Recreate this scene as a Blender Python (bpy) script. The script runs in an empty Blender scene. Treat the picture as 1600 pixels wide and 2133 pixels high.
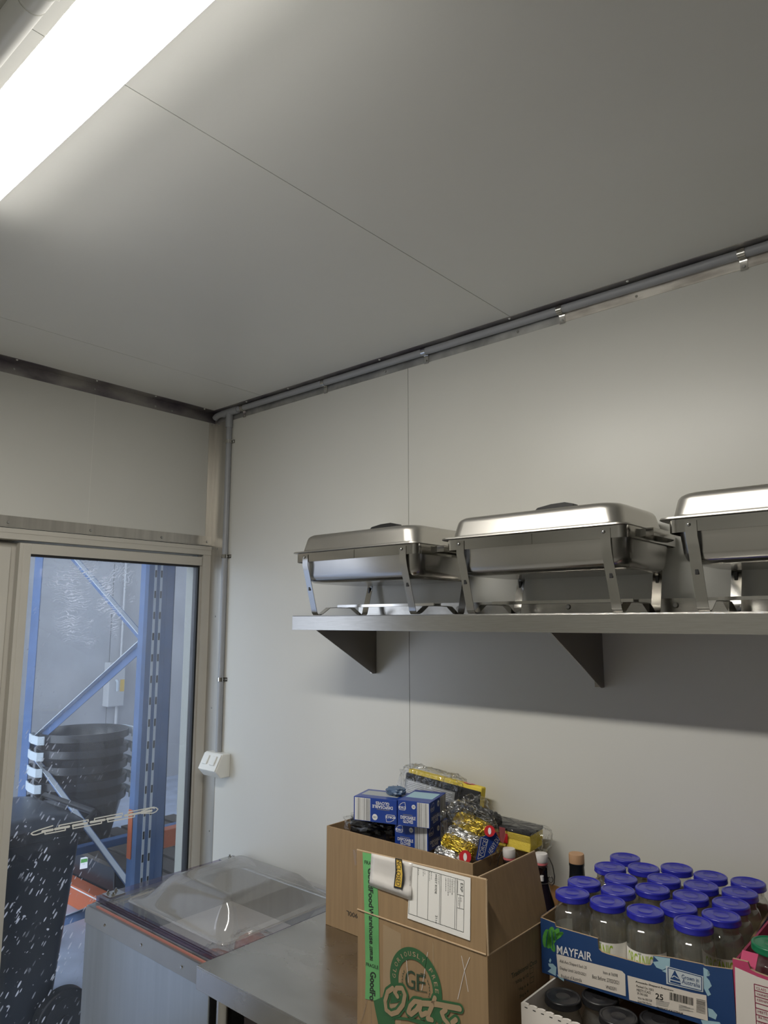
import bpy, math, random
from mathutils import Vector, Matrix, noise
random.seed(7)
S = bpy.context.scene
COL = S.collection
PI = math.pi

# ------------------------------------------------------------------ camera
CAMP = Vector((2.679, -1.9, 1.785))
PITCH, YAW, F = math.radians(8.7045), math.radians(41.0807), 1499.0
_fh = Vector((-math.sin(YAW), math.cos(YAW), 0)); _R = Vector((math.cos(YAW), math.sin(YAW), 0)); _U = Vector((0, 0, 1))
_fw = _fh * math.cos(PITCH) + _U * math.sin(PITCH); _up = -_fh * math.sin(PITCH) + _U * math.cos(PITCH)
cd = bpy.data.cameras.new('camera'); cam = bpy.data.objects.new('camera', cd); COL.objects.link(cam)
cam.location = CAMP; cam.rotation_euler = (PI / 2 + PITCH, 0, YAW)
cd.sensor_fit = 'VERTICAL'; cd.sensor_height = 36; cd.lens = F / 2133 * 36; cd.clip_start = .05
S.camera = cam
def pix(x, y, ax, val):
    """point of the real plane (axis ax = val) that a photo pixel measures"""
    d = _R * (x - 800) - _up * (y - 1066.5) + _fw * F
    t = (val - CAMP[ax]) / d[ax]
    return CAMP + d * t

# ------------------------------------------------------------------ materials
def new_mat(name):
    m = bpy.data.materials.new(name); m.use_nodes = True
    nt = m.node_tree; nt.nodes.clear()
    out = nt.nodes.new('ShaderNodeOutputMaterial')
    return m, nt, out
def N(nt, t, **kw):
    n = nt.nodes.new(t)
    for k, v in kw.items():
        if k.startswith('i_'):
            key = k[2:]
            n.inputs[int(key) if key.isdigit() else key.replace('_', ' ')].default_value = v
        else: setattr(n, k, v)
    return n
def c4(c): return (c[0], c[1], c[2], 1)
def pbr(name, col, rough=.5, metal=0, bump=0, scale=200, stretch=(1, 1, 1), var=0, varscale=6, rvar=0, spec=.5, col2=None, coat=0, ior=1.45, sss=0):
    m, nt, out = new_mat(name); L = nt.links
    b = N(nt, 'ShaderNodeBsdfPrincipled'); L.new(b.outputs[0], out.inputs[0])
    b.inputs['Base Color'].default_value = c4(col); b.inputs['Roughness'].default_value = rough
    b.inputs['Metallic'].default_value = metal; b.inputs['Specular IOR Level'].default_value = spec
    b.inputs['Coat Weight'].default_value = coat
    tc = N(nt, 'ShaderNodeTexCoord'); mp = N(nt, 'ShaderNodeMapping'); mp.inputs['Scale'].default_value = stretch
    L.new(tc.outputs['Object'], mp.inputs[0])
    if bump:
        nz = N(nt, 'ShaderNodeTexNoise', i_Scale=scale, i_Detail=3.0); L.new(mp.outputs[0], nz.inputs['Vector'])
        bp = N(nt, 'ShaderNodeBump', i_Strength=bump, i_Distance=.002); L.new(nz.outputs[0], bp.inputs['Height']); L.new(bp.outputs[0], b.inputs['Normal'])
    if var or col2:
        nz = N(nt, 'ShaderNodeTexNoise', i_Scale=varscale, i_Detail=5.0); L.new(mp.outputs[0], nz.inputs['Vector'])
        cr = N(nt, 'ShaderNodeValToRGB'); cr.color_ramp.elements[0].position = .35; cr.color_ramp.elements[1].position = .65
        if col2: a, c = col, col2
        else: a = tuple(x * (1 - var) for x in col); c = tuple(min(1, x * (1 + var)) for x in col)
        cr.color_ramp.elements[0].color = c4(a); cr.color_ramp.elements[1].color = c4(c)
        L.new(nz.outputs[0], cr.inputs[0]); L.new(cr.outputs[0], b.inputs['Base Color'])
        if rvar:
            mr = N(nt, 'ShaderNodeMapRange'); mr.inputs[1].default_value = .3; mr.inputs[2].default_value = .7
            mr.inputs[3].default_value = max(.02, rough - rvar); mr.inputs[4].default_value = rough + rvar
            L.new(nz.outputs[0], mr.inputs[0]); L.new(mr.outputs[0], b.inputs['Roughness'])
    return m
def emis(name, col, s):
    m, nt, out = new_mat(name); e = N(nt, 'ShaderNodeEmission', i_Strength=s); e.inputs[0].default_value = c4(col)
    nt.links.new(e.outputs[0], out.inputs[0]); return m
def clear(name, tint=(1, 1, 1), rough=.03, f0=.05, bump=0, bscale=40, haze=0, hazecol=(.8, .8, .8), edge=4.0):
    """thin clear sheet: Schlick reflection over tinted transmission"""
    m, nt, out = new_mat(name); L = nt.links
    g = N(nt, 'ShaderNodeNewGeometry'); d = N(nt, 'ShaderNodeVectorMath', operation='DOT_PRODUCT')
    nrm = g.outputs['Normal']
    if bump:
        tc = N(nt, 'ShaderNodeTexCoord'); nz = N(nt, 'ShaderNodeTexNoise', i_Scale=bscale, i_Detail=3.0); L.new(tc.outputs['Object'], nz.inputs['Vector'])
        bp = N(nt, 'ShaderNodeBump', i_Strength=bump, i_Distance=.01); L.new(nz.outputs[0], bp.inputs['Height']); nrm = bp.outputs[0]
    L.new(g.outputs['Incoming'], d.inputs[0]); L.new(nrm, d.inputs[1])
    a = N(nt, 'ShaderNodeMath', operation='ABSOLUTE'); L.new(d.outputs['Value'], a.inputs[0])
    s1 = N(nt, 'ShaderNodeMath', operation='SUBTRACT', use_clamp=True); s1.inputs[0].default_value = 1; L.new(a.outputs[0], s1.inputs[1])
    p = N(nt, 'ShaderNodeMath', operation='POWER'); L.new(s1.outputs[0], p.inputs[0]); p.inputs[1].default_value = edge
    mr = N(nt, 'ShaderNodeMapRange'); mr.inputs[3].default_value = f0; mr.inputs[4].default_value = .95; L.new(p.outputs[0], mr.inputs[0])
    t = N(nt, 'ShaderNodeBsdfTransparent')
    inv = N(nt, 'ShaderNodeMath', operation='DIVIDE'); inv.inputs[0].default_value = 1.0; mx0 = N(nt, 'ShaderNodeMath', operation='MAXIMUM'); L.new(a.outputs[0], mx0.inputs[0]); mx0.inputs[1].default_value = .12; L.new(mx0.outputs[0], inv.inputs[1])
    cmb = N(nt, 'ShaderNodeCombineColor')
    for i in range(3):
        pw = N(nt, 'ShaderNodeMath', operation='POWER'); pw.inputs[0].default_value = tint[i]; L.new(inv.outputs[0], pw.inputs[1]); L.new(pw.outputs[0], cmb.inputs[i])
    L.new(cmb.outputs[0], t.inputs[0])
    gl = N(nt, 'ShaderNodeBsdfGlossy', i_Roughness=rough)
    if bump: L.new(nrm, gl.inputs['Normal'])
    mx = N(nt, 'ShaderNodeMixShader'); L.new(mr.outputs[0], mx.inputs[0]); L.new(t.outputs[0], mx.inputs[1]); L.new(gl.outputs[0], mx.inputs[2])
    res = mx.outputs[0]
    if haze:
        df = N(nt, 'ShaderNodeBsdfDiffuse'); df.inputs[0].default_value = c4(hazecol)
        m2 = N(nt, 'ShaderNodeMixShader', i_0=haze); L.new(res, m2.inputs[1]); L.new(df.outputs[0], m2.inputs[2]); res = m2.outputs[0]
    L.new(res, out.inputs[0]); return m
def dirty_glass():
    m, nt, out = new_mat('dirty_door_glass'); L = nt.links
    tc = N(nt, 'ShaderNodeTexCoord'); geo = N(nt, 'ShaderNodeNewGeometry')
    P = geo.outputs['Position']
    def mapped(rot, sc, loc=(0, 0, 0)):
        mp = N(nt, 'ShaderNodeMapping'); mp.inputs['Rotation'].default_value = rot; L.new(P, mp.inputs[0])
        m2_ = N(nt, 'ShaderNodeMapping'); m2_.inputs['Scale'].default_value = sc; m2_.inputs['Location'].default_value = loc
        L.new(mp.outputs[0], m2_.inputs[0]); return m2_.outputs[0]
    def math_(op, a, b=None, clamp=False):
        n = N(nt, 'ShaderNodeMath', operation=op, use_clamp=clamp)
        for i, q in enumerate((a, b)):
            if q is None: continue
            if isinstance(q, (int, float)): n.inputs[i].default_value = q
            else: L.new(q, n.inputs[i])
        return n.outputs[0]
    # splashes: small stretched voronoi blobs, thinned by a second noise, denser to the lower left
    sep = N(nt, 'ShaderNodeSeparateXYZ'); L.new(P, sep.inputs[0])
    wob = N(nt, 'ShaderNodeTexNoise', i_Scale=35.0, i_Detail=2.0); L.new(P, wob.inputs['Vector'])
    def flecks(rot, sc, thr, loc=(0, 0, 0)):
        v = N(nt, 'ShaderNodeTexVoronoi', i_Scale=1.0, i_Randomness=1.0); L.new(mapped(rot, sc, loc), v.inputs['Vector'])
        dist = math_('ADD', v.outputs['Distance'], math_('MULTIPLY', math_('SUBTRACT', wob.outputs[0], .5), .5))
        sz = N(nt, 'ShaderNodeSeparateColor'); L.new(v.outputs['Color'], sz.inputs[0])
        t = math_('MULTIPLY', math_('POWER', sz.outputs[0], 2.4), thr * 1.35)
        return math_('MULTIPLY', math_('SUBTRACT', t, dist), 18.0, True)
    low = N(nt, 'ShaderNodeMapRange'); L.new(sep.outputs[2], low.inputs[0]); low.inputs[1].default_value = 1.55; low.inputs[2].default_value = .9
    low.inputs[3].default_value = .35; low.inputs[4].default_value = 1.0
    left = N(nt, 'ShaderNodeMapRange'); L.new(sep.outputs[1], left.inputs[0]); left.inputs[1].default_value = -.36; left.inputs[2].default_value = -.72
    left.inputs[3].default_value = .10; left.inputs[4].default_value = 1.0
    pn = N(nt, 'ShaderNodeTexNoise', i_Scale=11.0, i_Detail=2.0); L.new(P, pn.inputs['Vector'])
    pr = N(nt, 'ShaderNodeMapRange'); L.new(pn.outputs[0], pr.inputs[0]); pr.inputs[1].default_value = .40; pr.inputs[2].default_value = .60; pr.inputs[3].default_value = .22; pr.inputs[4].default_value = 1.0
    f1 = flecks((math.radians(-38), 0, 0), (30, 24, 85), .27)
    f2 = flecks((math.radians(-58), 0, 0), (60, 34, 130), .33, (3, 5, 1))
    f3 = flecks((math.radians(20), 0, 0), (50, 42, 66), .22, (1, 2, 7))
    fl = math_('MULTIPLY', math_('MAXIMUM', math_('MAXIMUM', f1, f2), f3), math_('MULTIPLY', math_('MULTIPLY', low.outputs[0], left.outputs[0]), pr.outputs[0]))
    # wiped smear, upper middle
    c = Vector((0, -.52, 1.89))
    dd = N(nt, 'ShaderNodeVectorMath', operation='DISTANCE'); L.new(P, dd.inputs[0]); dd.inputs[1].default_value = c
    msk = N(nt, 'ShaderNodeMapRange'); L.new(dd.outputs['Value'], msk.inputs[0]); msk.inputs[1].default_value = .24; msk.inputs[2].default_value = .06
    wv = N(nt, 'ShaderNodeTexWave', wave_type='RINGS', rings_direction='SPHERICAL', i_Scale=20.0, i_Distortion=16.0, i_Detail=4.0, i_Detail_Scale=1.1)
    L.new(mapped((0, 0, 0), (1, 1, 1.6), (0, .62, -3.3)), wv.inputs['Vector'])
    nz2 = N(nt, 'ShaderNodeTexNoise', i_Scale=9.0, i_Detail=2.0); L.new(P, nz2.inputs['Vector'])
    nzr = N(nt, 'ShaderNodeMapRange'); L.new(nz2.outputs[0], nzr.inputs[0]); nzr.inputs[1].default_value = .42; nzr.inputs[2].default_value = .66
    smear = math_('MULTIPLY', math_('MULTIPLY', math_('POWER', wv.outputs[0], 2.2), msk.outputs[0]), math_('MULTIPLY', nzr.outputs[0], 2.0))
    # general film of grime
    nz = N(nt, 'ShaderNodeTexNoise', i_Scale=5.0, i_Detail=8.0, i_Roughness=.7); L.new(mapped((0, 0, 0), (1, 1, .6)), nz.inputs['Vector'])
    film = N(nt, 'ShaderNodeMapRange'); L.new(nz.outputs[0], film.inputs[0]); film.inputs[1].default_value = .3; film.inputs[2].default_value = .75
    film.inputs[3].default_value = .10; film.inputs[4].default_value = .26
    hz = N(nt, 'ShaderNodeMapRange'); L.new(sep.outputs[2], hz.inputs[0]); hz.inputs[1].default_value = .95; hz.inputs[2].default_value = 1.75; hz.inputs[3].default_value = .22; hz.inputs[4].default_value = 1.15
    dirt = math_('MAXIMUM', math_('MAXIMUM', fl, smear), math_('MULTIPLY', film.outputs[0], hz.outputs[0]), True)
    d = N(nt, 'ShaderNodeVectorMath', operation='DOT_PRODUCT'); L.new(geo.outputs['Incoming'], d.inputs[0]); L.new(geo.outputs['Normal'], d.inputs[1])
    s1 = math_('SUBTRACT', 1.0, math_('ABSOLUTE', d.outputs['Value']), True)
    fr = N(nt, 'ShaderNodeMapRange'); fr.inputs[3].default_value = .06; fr.inputs[4].default_value = .95; L.new(math_('POWER', s1, 5.0), fr.inputs[0])
    t = N(nt, 'ShaderNodeBsdfTransparent'); t.inputs[0].default_value = (.93, .97, 1, 1)
    gl = N(nt, 'ShaderNodeBsdfGlossy', i_Roughness=.02)
    mx = N(nt, 'ShaderNodeMixShader'); L.new(fr.outputs[0], mx.inputs[0]); L.new(t.outputs[0], mx.inputs[1]); L.new(gl.outputs[0], mx.inputs[2])
    tr = N(nt, 'ShaderNodeBsdfTranslucent'); tr.inputs[0].default_value = (.9, .93, 1, 1)
    df = N(nt, 'ShaderNodeBsdfDiffuse'); df.inputs[0].default_value = (.9, .93, .97, 1)
    md = N(nt, 'ShaderNodeMixShader', i_0=.35); L.new(tr.outputs[0], md.inputs[1]); L.new(df.outputs[0], md.inputs[2])
    m2 = N(nt, 'ShaderNodeMixShader'); L.new(dirt, m2.inputs[0]); L.new(mx.outputs[0], m2.inputs[1]); L.new(md.outputs[0], m2.inputs[2])
    L.new(m2.outputs[0], out.inputs[0]); return m

PAINT = pbr('wall_paint', (.64, .635, .595), .34, bump=.03, scale=90, var=.012, varscale=3, spec=.5)
CEILP = pbr('ceiling_paint', (.72, .72, .69), .36, bump=.02, scale=60, var=.015, varscale=2, spec=.9)
GAP = pbr('seam_sealant', (.16, .16, .15), .7)
GAPW = pbr('seam_sealant_white', (.75, .74, .70), .5)
STEEL = pbr('brushed_steel', (.46, .45, .425), .25, 1, bump=.05, scale=60, stretch=(1, 18, 18), var=.05, varscale=20)
STEELL = pbr('satin_lid_steel', (.60, .58, .54), .37, 1, bump=.015, scale=120, var=.03, varscale=8)
STEELX = pbr('satin_steel', (.50, .485, .46), .22, 1, bump=.015, scale=120, var=.03, varscale=8)
CHROME = pbr('polished_steel', (.50, .49, .465), .13, 1)
BENCHM = pbr('bench_steel', (.43, .42, .40), .25, 1, bump=.03, scale=30, stretch=(1, 2, 1), var=.14, varscale=4, rvar=.09)
GALV = pbr('galvanised_steel', (.46, .46, .45), .38, .9, bump=.06, scale=50, var=.22, varscale=14)
TARN_REFL = pbr('tarnish_reflection_zinc', (.16, .14, .17), .36, .85, bump=.08, scale=40, stretch=(1, 1, 2), col2=(.42, .40, .38), varscale=5)
MOTT = pbr('mottled_aluminium', (.50, .46, .41), .42, .25, bump=.05, scale=30, stretch=(2, 1, 9), col2=(.86, .82, .75), varscale=5)
ALU = pbr('mill_aluminium', (.52, .50, .46), .36, .85, bump=.04, scale=20, stretch=(8, 8, .6), var=.10, varscale=4)
DOORP = pbr('door_powder_coat', (.57, .545, .49), .42, var=.02)
BLACKR = pbr('black_rubber', (.012, .012, .013), .5)
PIPE = pbr('grey_conduit', (.33, .34, .36), .38)
WPLAST = pbr('white_plastic', (.80, .80, .76), .3)
BLKP = pbr('black_plastic', (.02, .02, .021), .32)
CARD = pbr('brown_cardboard', (.315, .208, .108), .72, bump=.04, scale=25, stretch=(12, 12, .6), var=.07, varscale=9)
CARDE = pbr('cardboard_edge', (.44, .32, .20), .85, bump=.4, scale=220)
CARDI = pbr('cardboard_inside', (.30, .21, .13), .85, var=.06)
CARDL = pbr('old_print_shade', (.37, .265, .155), .75, var=.05)
GREENP = pbr('green_print', (.035, .125, .045), .6, var=.1)
DGREEN = pbr('dark_print', (.03, .06, .03), .6)
INK = pbr('black_ink', (.02, .02, .02), .6)
GREYINK = pbr('grey_ink', (.22, .22, .22), .6)
TAPEG = pbr('green_tape', (.14, .42, .15), .32, var=.12, varscale=10)
PAPER = pbr('white_paper', (.86, .84, .80), .45, bump=.15, scale=40)
POUCH = pbr('document_pouch', (.66, .63, .60), .18, bump=.5, scale=22, var=.08)
YELLOW = pbr('yellow_band', (.72, .48, .08), .35)
BLUEBOX = pbr('blue_carton', (.018, .055, .30), .30)
WPRINT = pbr('white_print', (.82, .82, .82), .4)
NAVY = pbr('navy_cardboard', (.018, .060, .19), .42, var=.05)
LTBLUE = pbr('pale_blue_print', (.36, .56, .66), .5)
LEAFG = pbr('green_leaf_print', (.055, .26, .035), .5, col2=(.10, .36, .06), varscale=60)
LABELP = pbr('sticker_paper', (.76, .70, .63), .55)
LIDB = pbr('blue_lid', (.020, .022, .34), .30, coat=.3)
LIDK = pbr('black_lid', (.018, .018, .02), .28)
LIDG = pbr('green_lid', (.01, .16, .07), .28)
LIME = pbr('lime_print', (.36, .52, .06), .5)
PINKC = pbr('pink_cardboard', (.52, .055, .15), .5)
PINKD = pbr('magenta_print', (.26, .012, .06), .5)
WCARD = pbr('white_cardboard', (.76, .71, .66), .6)
YSPON = pbr('yellow_sponge', (.78, .60, .08), .9, bump=.6, scale=300, var=.1)
SCOUR = pbr('black_scourer', (.02, .02, .022), .8, bump=.8, scale=220)
GOLD = pbr('gold_scourer', (.55, .40, .05), .32, .9, bump=1.0, scale=190, var=.35, varscale=60)
SILV = pbr('silver_scourer', (.55, .55, .55), .3, 1, bump=1.0, scale=190, var=.35, varscale=60)
RED = pbr('red_badge', (.55, .02, .03), .35)
BAGK = pbr('black_bin_liner', (.012, .012, .014), .22, bump=.5, scale=28)
FILM = clear('clear_wrap', (.985, .985, .985), .07, .055, bump=.5, bscale=30)
FILMS = clear('loose_wrap', (.965, .965, .965), .09, .10, bump=.8, bscale=45)
GLASSJ = clear('jar_glass', (.968, .974, .962), .035, .09, bump=.06, bscale=30, haze=.055, hazecol=(.82, .83, .79), edge=3.2)  # white haze stands in for bright surroundings refracted by the jars
DOME = clear('clear_acrylic', (.93, .935, .94), .07, .10, bump=.14, bscale=8, haze=.20, hazecol=(.62, .61, .60))
ACRY = clear('acrylic_sheet', (.95, .945, .96), .04, .07, haze=.03)
ACEDGE = clear('purple_acrylic_edge', (.52, .46, .60), .06, .10, haze=.08, hazecol=(.4, .35, .45))
DKGLASS = pbr('dark_bottle_glass', (.012, .006, .006), .06, coat=.5)
CORK = pbr('wooden_stopper', (.50, .30, .17), .6)
PORC = pbr('white_porcelain', (.72, .69, .67), .22)
PINKR = pbr('pink_rubber', (.62, .16, .17), .5)
WIRE = pbr('wire_bail', (.20, .19, .18), .3, 1)
MEAT = pbr('red_meat', (.24, .06, .05), .4, col2=(.42, .22, .17), varscale=20)
RACKB = pbr('blue_rack_paint', (.070, .135, .29), .5, var=.10, varscale=10)
RIB = pbr('rib_highlight', (.62, .68, .74), .35, .2)  # highlights on formed ribs put into a pale colour; brace edges share it
ORANGE = pbr('orange_rack_paint', (.50, .125, .045), .45, var=.1)
CONC = pbr('tilt_slab_concrete', (.42, .43, .45), .85, bump=.2, scale=30, var=.08, varscale=2)
FLOORW = pbr('warehouse_floor', (.44, .50, .62), .38, var=.14, varscale=5)
KFLOOR = pbr('kitchen_vinyl', (.58, .57, .54), .5, var=.1, varscale=12)
BIN = pbr('dark_bin_plastic', (.012, .016, .023), .28, var=.1)
TUB = pbr('black_tub_plastic', (.020, .023, .028), .25)
TUBH = pbr('white_tub_handle', (.62, .70, .76), .4)
GREYBOX = pbr('grey_enclosure', (.50, .51, .52), .5)
FREEZ = pbr('freezer_steel', (.40, .425, .43), .30, .92, bump=.05, scale=20, stretch=(10, 10, .5), var=.05, varscale=3)
FRIM = pbr('freezer_rim', (.34, .34, .325), .38, .85, var=.05)
LIGHTM = emis('batten_lens', (1, .965, .89), 52.0)
LIGHTS = emis('batten_lens_side', (1, .965, .89), 1.2)
LIGHTB = emis('batten_lens_back', (1, .965, .89), .85)
LIGHTC = emis('batten_lens_shoulder', (1, .965, .89), 11.0)
MARK = pbr('white_decal', (.93, .93, .88), .5)
TEAL = pbr('blue_grey_bag', (.10, .16, .26), .35, bump=.5, scale=30)

# ------------------------------------------------------------------ mesh builder
_txt = {}
def text2d(body, bold=0):
    if (body, bold) in _txt: return _txt[body, bold]
    cu = bpy.data.curves.new('t', 'FONT'); cu.body = body; cu.size = 1; cu.resolution_u = 3; cu.offset = bold
    ob = bpy.data.objects.new('t', cu); COL.objects.link(ob)
    dg = bpy.context.evaluated_depsgraph_get(); e = ob.evaluated_get(dg); me = e.to_mesh()
    vs = [(v.co.x, v.co.y) for v in me.vertices]; fs = [tuple(p.vertices) for p in me.polygons]
    e.to_mesh_clear(); bpy.data.objects.remove(ob); bpy.data.curves.remove(cu)
    x0 = min(v[0] for v in vs); x1 = max(v[0] for v in vs); y0 = min(v[1] for v in vs); y1 = max(v[1] for v in vs)
    r = ([((x - x0) / (x1 - x0), (y - y0) / (y1 - y0)) for x, y in vs], fs); _txt[body, bold] = r
    return r
class MB:
    def __init__(s, M=None): s.v = []; s.f = []; s.m = []; s.mats = []; s.M = M
    def add(s, vs, fs, mat):
        if mat not in s.mats: s.mats.append(mat)
        i = s.mats.index(mat); o = len(s.v)
        for p in vs:
            p = Vector(p); s.v.append(s.M @ p if s.M else p)
        for f in fs: s.f.append(tuple(o + k for k in f)); s.m.append(i)
        return s
    def box(s, x0, x1, y0, y1, z0, z1, mat):
        x0, x1 = min(x0, x1), max(x0, x1); y0, y1 = min(y0, y1), max(y0, y1); z0, z1 = min(z0, z1), max(z0, z1)
        vs = [(x, y, z) for z in (z0, z1) for y in (y0, y1) for x in (x0, x1)]
        return s.add(vs, [(0, 2, 3, 1), (4, 5, 7, 6), (0, 1, 5, 4), (1, 3, 7, 5), (3, 2, 6, 7), (2, 0, 4, 6)], mat)
    def loft(s, rings, mat, cap0=True, cap1=True, closed=True):
        n = len(rings[0]); vs = [p for r in rings for p in r]; fs = []
        for i in range(len(rings) - 1):
            for k in range(n if closed else n - 1):
                a = i * n + k; b = i * n + (k + 1) % n
                fs.append((a, b, b + n, a + n))
        if cap0: fs.append(tuple(reversed(range(n))))
        if cap1: fs.append(tuple(range((len(rings) - 1) * n, len(rings) * n)))
        return s.add(vs, fs, mat)
    def cyl(s, p0, p1, r, mat, r1=None, n=24):
        p0 = Vector(p0); p1 = Vector(p1); d = (p1 - p0).normalized(); r1 = r if r1 is None else r1
        a = d.orthogonal().normalized(); b = d.cross(a)
        rg = [[p + (a * math.cos(2 * PI * k / n) + b * math.sin(2 * PI * k / n)) * q for k in range(n)] for p, q in ((p0, r), (p1, r1))]
        return s.loft(rg, mat)
    def tube(s, pts, r, mat, n=10, closed=False):
        pts = [Vector(p) for p in pts]; rg = []; a = None
        for i, p in enumerate(pts):
            d = (pts[(i + 1) % len(pts)] - pts[i - 1]) if closed else (pts[min(i + 1, len(pts) - 1)] - pts[max(i - 1, 0)])
            d.normalize()
            a = d.orthogonal().normalized() if a is None else (a - d * a.dot(d)).normalized()
            b = d.cross(a)
            rg.append([p + (a * math.cos(2 * PI * k / n) + b * math.sin(2 * PI * k / n)) * r for k in range(n)])
        if closed: rg.append(rg[0])
        return s.loft(rg, mat, not closed, not closed)
    def bar(s, pts, side, w, t, mat):
        """flat bar: section w along side, t across, swept along pts"""
        pts = [Vector(p) for p in pts]; side = Vector(side).normalized(); rg = []
        for i, p in enumerate(pts):
            d = (pts[min(i + 1, len(pts) - 1)] - pts[max(i - 1, 0)]).normalized(); n = d.cross(side).normalized()
            rg.append([p + side * (a * w / 2) + n * (b * t / 2) for a, b in ((-1, -1), (1, -1), (1, 1), (-1, 1))])
        return s.loft(rg, mat)
    def lathe(s, prof, c, mat, n=32, cap0=False, cap1=False):
        c = Vector(c)
        return s.loft([[c + Vector((r * math.cos(2 * PI * k / n), r * math.sin(2 * PI * k / n), z)) for k in range(n)] for r, z in prof], mat, cap0, cap1)
    def prism(s, poly, vec, mat):
        poly = [Vector(p) for p in poly]; vec = Vector(vec); n = len(poly)
        vs = poly + [p + vec for p in poly]
        return s.add(vs, [tuple(reversed(range(n))), tuple(range(n, 2 * n))] + [(k, (k + 1) % n, n + (k + 1) % n, n + k) for k in range(n)], mat)
    def poly(s, pts, mat): return s.add(pts, [tuple(range(len(pts)))], mat)
    def text(s, body, q, mat, off=None, bold=0):
        """lettering fitted to the quad q = bottom-left, bottom-right, top-right, top-left"""
        q = [Vector(p) for p in q]; n = (q[1] - q[0]).cross(q[3] - q[0]).normalized() * (off or 0)
        v2, fs = text2d(body, bold)
        vs = [(q[0] * (1 - u) + q[1] * u) * (1 - v) + (q[3] * (1 - u) + q[2] * u) * v + n for u, v in v2]
        return s.add(vs, fs, mat)
    def stroke(s, pts, w, mat, n, off=0):
        """flat brush stroke on a plane with normal n"""
        n = Vector(n).normalized(); pts = [Vector(p) + n * off for p in pts]; lift = 0
        for i in range(len(pts) - 1):
            d = (pts[i + 1] - pts[i]).normalized(); k = n.cross(d) * w / 2; q = n * lift; lift += .00002
            s.poly([pts[i] - k + q, pts[i + 1] - k + q, pts[i + 1] + k + q, pts[i] + k + q], mat)
        if w < .003: return s
        for p in pts:
            a = n.orthogonal().normalized(); b = n.cross(a); q = n * lift; lift += .00002
            s.poly([p + q + (a * math.cos(2 * PI * k / 12) + b * math.sin(2 * PI * k / 12)) * w / 2 for k in range(12)], mat)
        return s
    def build(s, name, parent=None, bevel=0, smooth=None, loc=None, seg=2, solid=0, subsurf=0):
        if parent is not None:
            p = parent
            while p.parent is not None: p = p.parent
            loc = Vector(p['_l'])
        elif loc is None:
            zs = [v.z for v in s.v]; xs = [v.x for v in s.v]; ys = [v.y for v in s.v]
            loc = Vector(((min(xs) + max(xs)) / 2, (min(ys) + max(ys)) / 2, min(zs)))
        else: loc = Vector(loc)
        me = bpy.data.meshes.new(name); me.from_pydata([v - loc for v in s.v], [], s.f)
        for m in s.mats: me.materials.append(m)
        me.polygons.foreach_set('material_index', s.m)
        if smooth is not None:
            me.polygons.foreach_set('use_smooth', [True] * len(me.polygons)); me.set_sharp_from_angle(angle=math.radians(smooth))
        me.update()
        o = bpy.data.objects.new(name, me); COL.objects.link(o)
        if parent is not None: o.parent = parent
        else: o.location = loc; o['_l'] = tuple(loc)
        if subsurf:
            md = o.modifiers.new('subsurf', 'SUBSURF'); md.levels = md.render_levels = subsurf
        if solid:
            md = o.modifiers.new('solidify', 'SOLIDIFY'); md.thickness = solid; md.offset = 0
        if bevel:
            md = o.modifiers.new('bevel', 'BEVEL'); md.width = bevel; md.segments = seg; md.limit_method = 'ANGLE'; md.angle_limit = math.radians(40)
        return o
def thing(name, label, cat, loc, group=None):
    o = bpy.data.objects.new(name, None); COL.objects.link(o); o.empty_display_size = .05
    o.location = loc; o['_l'] = tuple(loc); tag(o, label, cat, group); return o
def tag(o, label, cat, group=None, kind=None):
    o['label'] = label; o['category'] = cat
    if group: o['group'] = group
    if kind: o['kind'] = kind
    return o
def struct(o, label=None, cat=None):
    o['kind'] = 'structure'
    if label: o['label'] = label
    if cat: o['category'] = cat
    return o
def dup(root, loc, label):
    """copy of a thing with its parts and sub-parts"""
    def cp(o, par):
        c = o.copy(); COL.objects.link(c)
        if par is not None: c.parent = par
        for ch in [x for x in o.children]: cp(ch, c)
        return c
    r = cp(root, None); r.location = loc; r['_l'] = tuple(loc); r['label'] = label
    return r
def rrect(cx, cy, w, d, r, z, n=6):
    pts = []
    for sx, sy, a0 in ((1, 1, 0), (-1, 1, 90), (-1, -1, 180), (1, -1, 270)):
        for k in range(n + 1):
            a = math.radians(a0 + 90 * k / n)
            pts.append(Vector((cx + sx * (w / 2 - r) + r * math.cos(a), cy + sy * (d / 2 - r) + r * math.sin(a), z)))
    return pts
def rotz(deg, c): return Matrix.Translation(c) @ Matrix.Rotation(math.radians(deg), 4, 'Z') @ Matrix.Translation(-Vector(c))
def screw(mb, p, n, r=.0045, mat=None, h=.003):
    p = Vector(p); n = Vector(n); mb.cyl(p, p + n * h, r, mat or CHROME, r * .7, 10)

# ================================================================== SETTING
H = 2.725
ROOMX, ROOMY = 8.5, -3.3
m = MB().box(-.02, ROOMX, ROOMY, .02, -.08, 0, KFLOOR); struct(m.build('floor'))
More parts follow.
